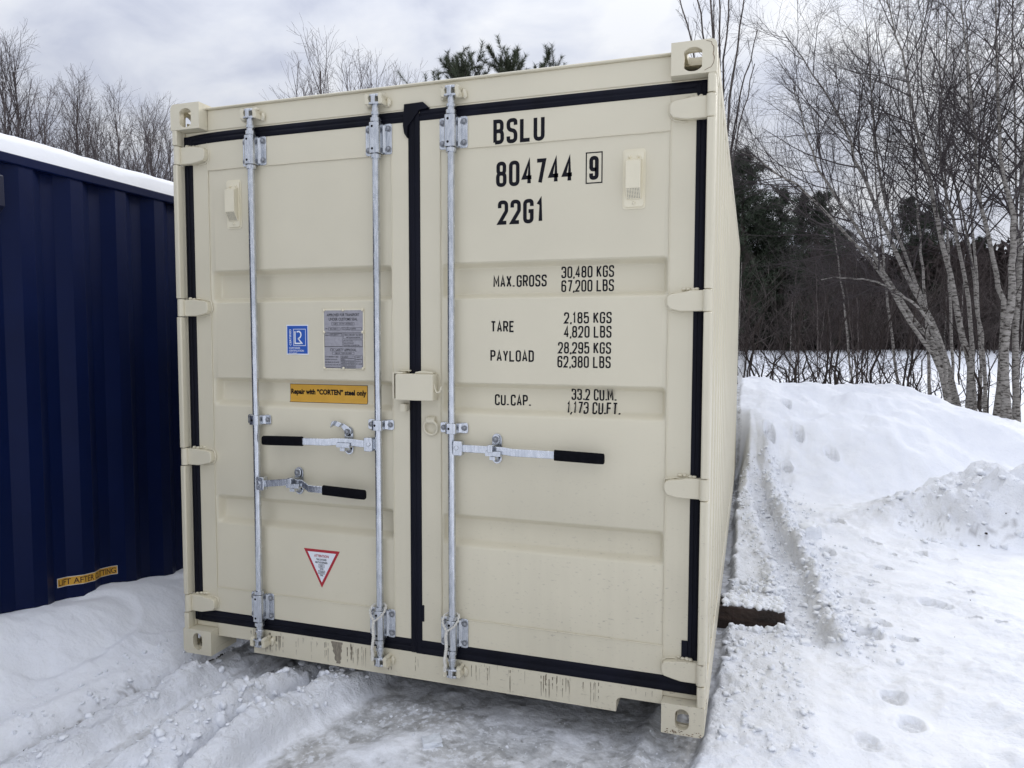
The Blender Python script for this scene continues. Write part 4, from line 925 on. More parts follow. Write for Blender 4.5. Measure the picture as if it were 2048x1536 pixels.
    bank = np.exp(-((np.abs(d)-.145)/.06)**2)*act*np.clip(.8+1.3*fbm(x, y, 3, 3, 66), 0, 2)
    hr += bank*np.where(d > 0, .075, .030)
    hr = hr*(1-rut)+rut*(-.005+.018*lumps(x, y, .030, 3))
    rough = np.maximum(rough, right*np.clip(bank*.95+np.exp(-((d-.25)/.16)**2)*act*.5, 0, 1))
    dirt = np.maximum(dirt, right*np.maximum(rut*.15, .20*act*np.exp(-((d-.095)/.035)**2))*np.clip(.7+1.2*fbm(x, y, 6, 3, 68), 0, 1.4))
    hr += .03*sst(.05, .35, fbm(x, y, 1.9, 3, 71))*sst(2.5, 4, y)
    tram = sst(-.10, .25, fbm(x, y, 1.7, 3, 73)+.15)*sst(2.75, 3.0, x)*(1-sst(4.0, 4.8, x))*(1-sst(4.2, 5.2, y))
    hr += tram*(fbm(x, y, 9, 4, 74)*.020+.014*lumps(x, y, .07, 6)*sst(.0, .3, fbm(x, y, 5, 2, 76)))
    rough = np.maximum(rough, right*tram*.22)
    for px, py, pl, pw, an, dep in PRINTS:
        ca, sa = math.cos(an), math.sin(an); u = ((x-px)*ca+(y-py)*sa)/pw*2; v = (-(x-px)*sa+(y-py)*ca)/pl*2; e = np.sqrt(u*u+v*v)
        near = e < 2.2
        if near.any():
            e2 = e+.16*fbm(x, y, 16, 2, 5)
            hr = np.where(near, hr*1.0-dep*1.5*(1-sst(.86, 1.04, e2))*(1-.45*(np.sin(v*11+u*2) > 0)*(pl > .10))+.35*dep*np.exp(-((e2-1.2)/.2)**2), hr)
            ice = np.where(near, np.maximum(ice, .45*(1-sst(.7, 1.0, e2))*(pl > .10)), ice)  # prints darkened through the ice mask to stand in for their weak shading
    # thin trodden crust patch at the very front right
    tp = np.exp(-((x-2.95)/.35)**2-((y-.25)/.22)**2)*sst(-.05, .2, fbm(x, y, 7, 3, 75)); ice = np.maximum(ice, right*tp*.35)
    h += right*hr
    # timber lies in a slot
    slot = (1-sst(2.78, 2.83, x))*sst(1.40, 1.47, y)*(1-sst(1.70, 1.74, y))*sst(1.9, 2.1, x); h = h*(1-slot)+slot*(-.01)
    # --- ploughed bank across the back and the pile at the right edge
    hc = np.interp(r, [-6, 0, 3, 4.2, 5.1, 5.75, 6.3, 7.5, 10], [.55, .90, 1.06, 1.03, .96, .77, .56, .38, .30])
    dn = D+fbm(x, y, .9, 4, 81)*.55; rise = sst(6.9, 9.6, dn)**1.1
    fall = 1-sst(9.6, 10.6, dn)*.42-sst(10.8, 13.5, dn)*.58
    b = hc*rise*fall*(1+.10*fbm(x, y, 1.6, 3, 83)); b *= sst(-9, -4, r)
    b *= 1-.999*((1-sst(2.45, 2.60, x))*(1-sst(6.05, 6.3, y))*sst(-4, -3.5, x))
    h += b+b*fbm(x, y, 5, 3, 85)*.05
    trail = np.exp(-((x-3.0-.10*(y-6))/.20)**2)*sst(4.6, 5.4, y)*(1-sst(7.0, 7.6, y)); h -= .045*trail*sst(-.1, .3, fbm(x, y, 3.2, 3, 87)+.1)
    pr_ = np.interp(r, [2.7, 3.1, 3.54, 3.96, 4.4, 5.5, 7, 10], [0, .10, .26, .38, .48, .62, .5, .3])*(1+.22*fbm(x, y, 2.3, 3, 90))
    dp = D+fbm(x, y, 2.0, 4, 91)*.35
    pile = pr_*sst(5.55, 6.25, dp+.08)*(1-sst(6.3, 7.3, dp))
    h += pile+pile*(fbm(x, y, 7, 5, 93)*.26+.12*fbm(x, y, 19, 3, 95))
    pm = sst(.03, .16, pile)*(1-sst(6.45, 6.9, dp)); rough = np.maximum(rough, pm*.75)
    dirt = np.maximum(dirt, pm*.16*sst(-.1, .3, fbm(x, y, 3, 3, 94))); dirt = np.maximum(dirt, sst(.02, .10, pile)*(1-sst(5.7, 5.95, dp))*spk*.5)
    # clods wherever the snow was broken
    h += rough*(.034*lumps(x+.01*vn(x*30, y*30, 1), y, .055, 1)*sst(-.25, .25, fbm(x, y, 4, 2, 99))+.016*lumps(x, y, .026, 2)+fbm(x, y, 30, 3, 97)*.010)
    # --- open field and the low bank before the woods
    far = sst(12, 16, D); h += far*(fbm(x, y, .12, 3, 101)*.10)
    h += sst(34, 45, D)*1.0+sst(45, 120, D)*1.5
    return h-.13, np.clip(ice, 0, 1), np.clip(dirt, 0, 1), np.clip(rough, 0, 1)
def axis(lo, hi, step, far_lo, far_hi, g=1.045):
    a = list(np.arange(lo, hi, step)); s = step; p = lo; left = []
    while p > far_lo: s *= g; p -= s; left.append(p)
    s = step; p = a[-1]
    while p < far_hi: s *= g; p += s; a.append(p)
    return np.array(left[::-1]+a)
gx = axis(-1.0, 4.1, .0115, -420, 420); gy = axis(-1.1, 3.2, .0115, -120, 3.3, 1.05); gy = np.concatenate([gy[gy < 3.2], axis(3.2, 8.6, .024, 3.19, 520, 1.05)[1:]])
GX, GY = np.meshgrid(gx, gy); GZ, GI, GD, GR = ground(GX, GY)
nx, ny = len(gx), len(gy); V = np.stack([GX, GY, GZ], -1).reshape(-1, 3); ii = np.arange(nx*ny).reshape(ny, nx)
Fq = np.stack([ii[:-1, :-1], ii[:-1, 1:], ii[1:, 1:], ii[1:, :-1]], -1).reshape(-1, 4)
def snow_ground_mat():
    m = bpy.data.materials.new('snowy_ground'); m.use_nodes = True; nt = m.node_tree; N = nt.nodes; L = nt.links; b = N['Principled BSDF']
    tc = N.new('ShaderNodeTexCoord'); A = lambda n: (lambda a: (setattr(a, 'attribute_name', n), a)[1])(N.new('ShaderNodeAttribute'))
    ai, ad, ar = A('ice'), A('dirt'), A('rough')  # the ice mask also carries the painted shade of the footprints
    def noise(s, d=4, r=.55):
        n = N.new('ShaderNodeTexNoise'); n.inputs['Scale'].default_value = s; n.inputs['Detail'].default_value = d; n.inputs['Roughness'].default_value = r; L.new(tc.outputs['Object'], n.inputs['Vector']); return n
    def ramp(src, p0, c0, p1, c1):
        r = N.new('ShaderNodeValToRGB'); r.color_ramp.elements[0].position = p0; r.color_ramp.elements[0].color = (*c0, 1); r.color_ramp.elements[1].position = p1; r.color_ramp.elements[1].color = (*c1, 1); L.new(src, r.inputs[0]); return r
    def mix(f, a, c):
        x = N.new('ShaderNodeMix'); x.data_type = 'RGBA'
        if hasattr(f, 'node'): L.new(f, x.inputs[0])
        else: x.inputs[0].default_value = f
        for s_, k in ((a, 6), (c, 7)):
            if hasattr(s_, 'node'): L.new(s_, x.inputs[k])
            else: x.inputs[k].default_value = (*s_, 1)
        return x.outputs[2]
    sn = ramp(noise(5, 5).outputs[0], .3, (.80, .82, .87), .7, (.87, .885, .92))
    ic = ramp(noise(17, 9, .66).outputs[0], .38, (.31, .315, .325), .60, (.72, .73, .75))
    ic2 = ramp(noise(3.2, 6).outputs[0], .35, (.43, .41, .37), .68, (.56, .575, .595))
    icm = mix(.45, ic.outputs[0], ic2.outputs[0])
    # edge of the ice breaks up with fine noise
    nf = noise(38, 4); ma = N.new('ShaderNodeMath'); ma.operation = 'MULTIPLY_ADD'; L.new(nf.outputs[0], ma.inputs[0]); ma.inputs[1].default_value = .7; ma.inputs[2].default_value = -.35
    mb_ = N.new('ShaderNodeMath'); mb_.operation = 'ADD'; L.new(ai.outputs['Fac'], mb_.inputs[0]); L.new(ma.outputs[0], mb_.inputs[1])
    sm = N.new('ShaderNodeMapRange'); sm.inputs['From Min'].default_value = .08; sm.inputs['From Max'].default_value = .95; L.new(mb_.outputs[0], sm.inputs[0])
    gate = N.new('ShaderNodeMath'); gate.operation = 'MULTIPLY'; gg = N.new('ShaderNodeMapRange'); gg.inputs['From Max'].default_value = .12; L.new(ai.outputs['Fac'], gg.inputs[0]); L.new(sm.outputs[0], gate.inputs[0]); L.new(gg.outputs[0], gate.inputs[1])
    fl = N.new('ShaderNodeMapRange'); fl.inputs['From Min'].default_value = .53; fl.inputs['From Max'].default_value = .575; L.new(noise(34, 7, .62).outputs[0], fl.inputs[0])
    fz = N.new('ShaderNodeMapRange'); fz.inputs['From Min'].default_value = .40; fz.inputs['From Max'].default_value = .62; fz.inputs['To Max'].default_value = .85; L.new(noise(4.5, 5).outputs[0], fz.inputs[0])
    fm = N.new('ShaderNodeMath'); fm.operation = 'MULTIPLY'; L.new(fl.outputs[0], fm.inputs[0]); L.new(fz.outputs[0], fm.inputs[1])
    icm = mix(fm.outputs[0], icm, (.76, .78, .82))
    dk = N.new('ShaderNodeMapRange'); dk.inputs['From Min'].default_value = .60; dk.inputs['From Max'].default_value = .68; dk.inputs['To Max'].default_value = .6; L.new(noise(23, 6).outputs[0], dk.inputs[0])
    icm = mix(dk.outputs[0], icm, (.21, .205, .195))
    c1 = mix(gate.outputs[0], sn.outputs[0], icm)
    dn = ramp(noise(60, 3).outputs[0], .3, (.035, .028, .022), .7, (.16, .13, .10))
    c2 = mix(ad.outputs['Fac'], c1, dn.outputs[0]); L.new(c2, b.inputs['Base Color'])
    rr = N.new('ShaderNodeMapRange'); rr.inputs['To Min'].default_value = .72; rr.inputs['To Max'].default_value = .34; L.new(gate.outputs[0], rr.inputs[0]); L.new(rr.outputs[0], b.inputs['Roughness'])
    b.inputs['Specular IOR Level'].default_value = .3
    st = N.new('ShaderNodeMapRange'); st.inputs['To Min'].default_value = .34; st.inputs['To Max'].default_value = 1.0; L.new(ar.outputs['Fac'], st.inputs[0])
    b1 = N.new('ShaderNodeBump'); b1.inputs['Distance'].default_value = .018; L.new(st.outputs[0], b1.inputs['Strength']); L.new(noise(62, 6, .65).outputs[0], b1.inputs['Height'])
    b2 = N.new('ShaderNodeBump'); b2.inputs['Distance'].default_value = .05; b2.inputs['Strength'].default_value = .32; L.new(noise(9, 3).outputs[0], b2.inputs['Height']); L.new(b1.outputs[0], b2.inputs['Normal'])
    L.new(b2.outputs[0], b.inputs['Normal']); return m
me = big_mesh('snowy_ground', V, Fq, snow_ground_mat())
for nme, arr in (('ice', GI), ('dirt', GD), ('rough', GR)):
    a = me.attributes.new(nme, 'FLOAT', 'POINT'); a.data.foreach_set('value', np.ascontiguousarray(arr.ravel(), dtype=np.float32))
tag(link('ground', me), 'snow covered yard with ruts, ice and ploughed banks', None, kind='structure')
def gz(x, y): return float(ground(np.array([float(x)]), np.array([float(y)]))[0][0])
def gzs(x, y): return ground(np.asarray(x, float), np.asarray(y, float))[0]

# ------------------------------------------------------------------ snow on the navy roof
n1, n2 = 46, 150; xs = np.linspace(-2.425, -.006, n1)
xs = np.concatenate([[-2.425, -2.41, -2.39], np.linspace(-2.36, -.10, 30), np.linspace(-.085, -.004, 14)]); ysn = np.linspace(BY0+.02, BY1-.02, 190)
SX, SY = np.meshgrid(xs, ysn); edge = np.minimum(np.minimum(-.004-SX+.012*fbm(SY, SY*0, 3, 4, 3)+.004, SX+2.425), np.minimum(SY-BY0-.02, BY1-.02-SY)).clip(0, None)
th = .100*np.sqrt(np.clip(1-(1-np.clip(edge/.075, 0, 1))**2, 0, 1))*(1+.10*fbm(SX, SY, .9, 3, 5)+.05*fbm(SX, SY, 12, 2, 6))
SZ = 2.5765+th+.0145*(th > 0); SZ[:, -1] = 2.574; SZ[:, 0] = 2.574; SZ[0] = 2.574; SZ[-1] = 2.574; V = np.stack([SX, SY, SZ], -1).reshape(-1, 3); nn1, nn2 = len(xs), len(ysn); ii = np.arange(nn1*nn2).reshape(nn2, nn1)
me = big_mesh('roof_snow', V, np.stack([ii[:-1, :-1], ii[:-1, 1:], ii[1:, 1:], ii[1:, :-1]], -1).reshape(-1, 4), SNOWR)
rs = link('roof_snow', me); rs.location = BW.location; rs.rotation_euler = BW.rotation_euler
tag(rs, 'thick white snow slab lying on the roof of the navy container', 'snow layer')

# ------------------------------------------------------------------ timber under the cream container
tb = thing('timber_beam', 'dark wet timber beam under the right side of the cream container', 'timber', (2.395, 1.60, -.165))
bm = bmesh.new(); bmesh.ops.create_cube(bm, size=1); bmesh.ops.scale(bm, vec=(.79, .215, .152), verts=bm.verts)
bmesh.ops.subdivide_edges(bm, edges=bm.edges[:], cuts=9, use_grid_fill=True)
rg = random.Random(4)
for v in bm.verts:
    k = 1.0; v.co += Vector((0, .006*vn(np.array([v.co.x*4]), np.array([v.co.z*30]), 3)[0], .004*vn(np.array([v.co.x*5]), np.array([v.co.y*20]), 5)[0]))
    if v.co.x > .33: v.co.x += rg.uniform(-.012, .006); v.co.z += rg.uniform(-.004, .002)
for f in bm.faces: f.smooth = True
me = bpy.data.meshes.new('beam'); bm.to_mesh(me); bm.free(); me.materials.append(WOOD); me.set_sharp_from_angle(angle=math.radians(40))
o = link('beam', me, tb); o.location = (0, 0, .076)
mb = MB(); mb.box(.115, .119, -.1105, -.1085, .02, .135)
mb.build('strap', mat('rusty_strap', (.06, .03, .025), .7), tb)

# ------------------------------------------------------------------ loose clods of snow and ice
def ico():
    bm = bmesh.new(); bmesh.ops.create_icosphere(bm, subdivisions=2, radius=1); v = np.array([q.co[:] for q in bm.verts]); f = np.array([[w.index for w in q.verts] for q in bm.faces]); bm.free(); return v, f
IV, IF = ico()
def clod_cloud(P, R, seed):
    rs_ = np.random.RandomState(seed); var = []
    for k in range(7):
        d = 1+.95*np.array([vn(np.array([p[0]*1.7+k*9]), np.array([p[1]*1.7+p[2]*2.3]), k)[0] for p in IV]); var.append(IV*d[:, None])
    n = len(P); pick = rs_.randint(0, 7, n); ang = rs_.rand(n)*6.28; sc = R[:, None]*(.55+.9*rs_.rand(n, 3))*[1, 1, .75]
    base = np.stack(var)[pick]*sc[:, None, :]; c, s = np.cos(ang)[:, None], np.sin(ang)[:, None]
    x = base[..., 0]*c-base[..., 1]*s; y = base[..., 0]*s+base[..., 1]*c
    V = np.stack([x, y, base[..., 2]], -1)+P[:, None, :]
    F = (IF[None]+(np.arange(n)*len(IV))[:, None, None]).reshape(-1, 3); return V.reshape(-1, 3), F
rs_ = np.random.RandomState(12)
cx = []; cy = []; cr = []
def scat(n, fx, rlo, rhi, p=2.2):
    for _ in range(n):
        x, y = fx(); cx.append(x); cy.append(y); cr.append(rlo+(rhi-rlo)*rs_.rand()**p)
U = lambda a, b: a+(b-a)*rs_.rand()
def along(c0, m, w):
    def f():
        y = U(-1.0, .9); return c0-m*(.3-y)+rs_.randn()*w, y
    return f
scat(300, along(.83, .25, .07), .0025, .015, 3.2); scat(200, along(.575, .07, .05), .0025, .017, 3.0); scat(70, along(.14, .02, .05), .004, .017); scat(90, along(.02, .11, .05), .003, .011); scat(80, along(.40, .16, .09), .003, .012)
scat(60, along(.69, .11, .03), .004, .022); scat(120, along(-.12, .12, .06), .003, .014)
def rutc(off, w):
    def f():
        y = U(1.2, 5.7); return float(np.interp(y, RUTY, RUTX))+off+rs_.randn()*w, y
    return f
scat(620, rutc(.16, .07), .005, .026, 2.4); scat(420, rutc(0, .05), .004, .014); scat(360, rutc(-.17, .06), .004, .018, 2.4); scat(120, rutc(.34, .10), .004, .02, 2.6)
scat(260, lambda: (U(2.47, 2.85), U(.15, 1.48)), .004, .018, 3); scat(160, lambda: (U(2.50, 2.85), U(1.36, 1.48)), .006, .022); scat(160, lambda: (U(2.48, 2.80), U(1.73, 2.2)), .006, .026)
scat(70, lambda: (U(1.0, 2.35), U(-.5, .2)), .002, .007, 2)
def pilef():
    while True:
        r_, d_ = U(3.1, 5.4), U(5.5, 6.4); p = CAMP[:2]+RGT*r_+FWD*d_
        return p[0], p[1]
scat(200, pilef, .006, .036, 3.0)
cx, cy, cr = map(np.array, (cx, cy, cr)); keep = ~((cx > 1.95) & (cx < 2.80) & (cy > 1.475) & (cy < 1.73)); cx, cy, cr = cx[keep], cy[keep], cr[keep]
P = np.stack([cx, cy, gzs(cx, cy)+cr*.30], -1)
# crusted snow left on top of the timber
k = 240; tx = 2.465+.32*rs_.rand(k); ty = 1.505+.20*rs_.rand(k); tr = .009+.014*rs_.rand(k); P = np.concatenate([P, np.stack([tx, ty, -.012+tr*.25], -1)]); cr = np.concatenate([cr, tr])
k = 44; ty = U(-.9, .25)+0*rs_.rand(k); ty = -.9+1.15*rs_.rand(k); tq = np.where(rs_.rand(k) < .5, .585, .80)+.035*rs_.randn(k); tx = tq-np.where(tq < .7, .07, .25)*(.3-ty); tr = .010+.018*rs_.rand(k)**1.8; P = np.concatenate([P, np.stack([tx, ty, gzs(tx, ty)+tr*.1], -1)]); cr = np.concatenate([cr, tr])
V, F = clod_cloud(P, cr, 5); o = link('snow_clods', big_mesh('snow_clods', V, F, SNOWM, tri=True, smooth=False)); tag(o, 'broken clods of snow along the ruts and banks', None, kind='stuff')
# small dark bits of soil in the ruts
cx = []; cy = []; cr = []
scat(60, lambda: (U(.0, .10)-.0, U(.05, .25)), .002, .006); scat(26, lambda: (.055+rs_.randn()*.02, .13+rs_.randn()*.03), .004, .012); scat(70, lambda: ((lambda y: (.02-.11*(.3-y)+rs_.randn()*.03, y))(U(-.75, -.1))), .0015, .005)
scat(16, lambda: (U(1.2, 4.0), U(-.2, 2.5)), .002, .005); scat(14, pilef, .006, .016)
cx, cy, cr = map(np.array, (cx, cy, cr)); V, F = clod_cloud(np.stack([cx, cy, gzs(cx, cy)+cr*.2], -1), cr, 8)
o = link('soil_crumbs', big_mesh('soil_crumbs', V, F, SOIL, tri=True)); tag(o, 'dark crumbs of soil in the snow', None, kind='stuff')
# separate lumps large enough to point at
def chunk(label, x, y, sx, sy, sz, rz, seed, m=ICEM, group=None):
    bm = bmesh.new(); bmesh.ops.create_cube(bm, size=1); bmesh.ops.subdivide_edges(bm, edges=bm.edges[:], cuts=2, use_grid_fill=True); rg = random.Random(seed)
    for v in bm.verts: v.co = Vector((v.co.x*sx, v.co.y*sy, (v.co.z+.5)*sz))+Vector((rg.uniform(-1, 1)*sx, rg.uniform(-1, 1)*sy, rg.uniform(-1, 1)*sz))*.10
    me = bpy.data.meshes.new('ice_chunk'); bm.to_mesh(me); bm.free(); me.materials.append(m)
    o = link('ice_chunk', me); o.location = (x, y, gz(x, y)-.006); o.rotation_euler = (.08, -.1, rz); tag(o, label, 'ice chunk', group); 
    b = o.modifiers.new('bevel', 'BEVEL'); b.width = .006; b.segments = 2; b.limit_method = 'ANGLE'
chunk('flat pale ice slab lying alone on the grey ice floor', 1.385, -.155, .075, .06, .022, .5, 1)
chunk('white lump of snow at the near end of the right rut', 2.885, 1.30, .05, .045, .03, .2, 2, SNOWM)
chunk('upright block of snow on the bank right of the rut', 3.06, 3.42, .13, .10, .11, .4, 3, SNOWM)
# ------------------------------------------------------------------ trees
class Tubes:
    """collects polylines of equal length and turns them into tapered tubes at once"""
    def __init__(s): s.b = []
    def add(s, P, R, n): s.b.append((P, R, n))
    def mesh(s):
        Vs = []; Fs = []; o = 0
        for P, R, n in s.b:
            K, M, _ = P.shape
            T = np.empty_like(P); T[:, 1:-1] = P[:, 2:]-P[:, :-2]; T[:, 0] = P[:, 1]-P[:, 0]; T[:, -1] = P[:, -1]-P[:, -2]
            T /= np.linalg.norm(T, axis=-1, keepdims=True)+1e-9
            ref = np.where(np.abs(T[..., 2:3]) > .9, np.array([1., 0, 0]), np.array([0, 0, 1.])); U_ = np.cross(T, ref); U_ /= np.linalg.norm(U_, axis=-1, keepdims=True)+1e-9; W_ = np.cross(T, U_)
            a = np.arange(n)*2*np.pi/n
            ring = P[:, :, None]+R[:, :, None, None]*(np.cos(a)[None, None, :, None]*U_[:, :, None]+np.sin(a)[None, None, :, None]*W_[:, :, None])
            Vs.append(ring.reshape(-1, 3)); idx = np.arange(K*M*n).reshape(K, M, n)+o; nx_ = np.roll(idx, -1, 2)
            Fs.append(np.stack([idx[:, :-1], nx_[:, :-1], nx_[:, 1:], idx[:, 1:]], -1).reshape(-1, 4)); o += K*M*n
        return np.concatenate(Vs), np.concatenate(Fs)
def smooth_path(pts, n, rs, jit):
    pts = np.array(pts, float); k = len(pts); t = np.linspace(0, k-1, n); P = np.vstack([2*pts[0]-pts[1], pts, 2*pts[-1]-pts[-2]]); i = np.minimum(t.astype(int), k-2); f = (t-i)[:, None]
    a, b, c, d = P[i], P[i+1], P[i+2], P[i+3]
    r = .5*((2*b)+(-a+c)*f+(2*a-5*b+4*c-d)*f*f+(-a+3*b-3*c+d)*f**3); j = rs.randn(n, 3)*jit; j[0] = 0; return r+j
def children(P, R, m, t0, t1, ang, angsd, lfn, npt, jit, up, rs, rk, tip=.35, rmin=.0022):
    K, M, _ = P.shape; t = t0+(t1-t0)*((np.arange(m)[None]+rs.rand(K, m))/m); q = t*(M-1); i = np.minimum(q.astype(int), M-2); f = q-i; kk = np.arange(K)[:, None]
    S = P[kk, i]*(1-f)[..., None]+P[kk, i+1]*f[..., None]; T = P[kk, i+1]-P[kk, i]; T /= np.linalg.norm(T, axis=-1, keepdims=True)+1e-9
    Rb = R[kk, i]*(1-f)+R[kk, i+1]*f; Lp = np.linalg.norm(np.diff(P, axis=1), axis=-1).sum(1)
    S = S.reshape(-1, 3); T = T.reshape(-1, 3); Rb = Rb.ravel(); tt = t.ravel(); Lp = np.repeat(Lp, m); n = len(S)
    rnd = rs.randn(n, 3); perp = rnd-(rnd*T).sum(1, keepdims=True)*T; perp /= np.linalg.norm(perp, axis=1, keepdims=True)+1e-9
    an = np.radians(ang+angsd*rs.randn(n))[:, None]; d = T*np.cos(an)+perp*np.sin(an); L = lfn(tt, Lp)*(.65+.7*rs.rand(n)); st = (L/(npt-1))[:, None]
    out = [S]; p = S
    for k in range(npt-1):
        d = d+rs.randn(n, 3)*jit+np.array([0, 0, up]); d /= np.linalg.norm(d, axis=1, keepdims=True)+1e-9; p = p+d*st; out.append(p)
    Pn = np.stack(out, 1); r0 = np.minimum(Rb*.72, np.maximum(rk*L, rmin)); Rn = np.maximum(r0[:, None]*np.linspace(1, tip, npt)[None], rmin*.75)
    return Pn, Rn
def grow(path, r0, rtop, rs, spec, nseg=22, jit=.012, tn=9, tp=.8):
    """trunk path -> (trunk mesh arrays, branch mesh arrays); spec lists the branching levels"""
    P = smooth_path(path, nseg, rs, jit)[None]; R = (r0+(rtop-r0)*np.linspace(0, 1, nseg)**tp)[None]; R[0, 0] *= 1.35
    tr = Tubes(); tr.add(P, R, tn); br = Tubes(); p, r = P, R; prev = []
    for k, s in enumerate(spec):
        p, r = children(p, r, rs=rs, **s); br.add(p, r, 4 if k == 0 else 3)
    return tr.mesh(), br.mesh()
def tree_parts(root, tm, bmh, bark, twig):
    o1 = link('trunk', big_mesh('trunk', tm[0], tm[1], bark), root); o2 = link('crown', big_mesh('crown', bmh[0], bmh[1], twig), root); return o1, o2
def copy_tree(root, loc, rz, sc, label=None):
    c = root.copy(); COL.objects.link(c); c.pop('_h', None) if '_h' in c.keys() else None; c.location = loc; c.rotation_euler = (0, 0, rz); c.scale = (sc, sc, sc)
    if label: c['label'] = label
    for ch in list(root.children):
        d = ch.copy(); COL.objects.link(d); d.parent = c
    return c

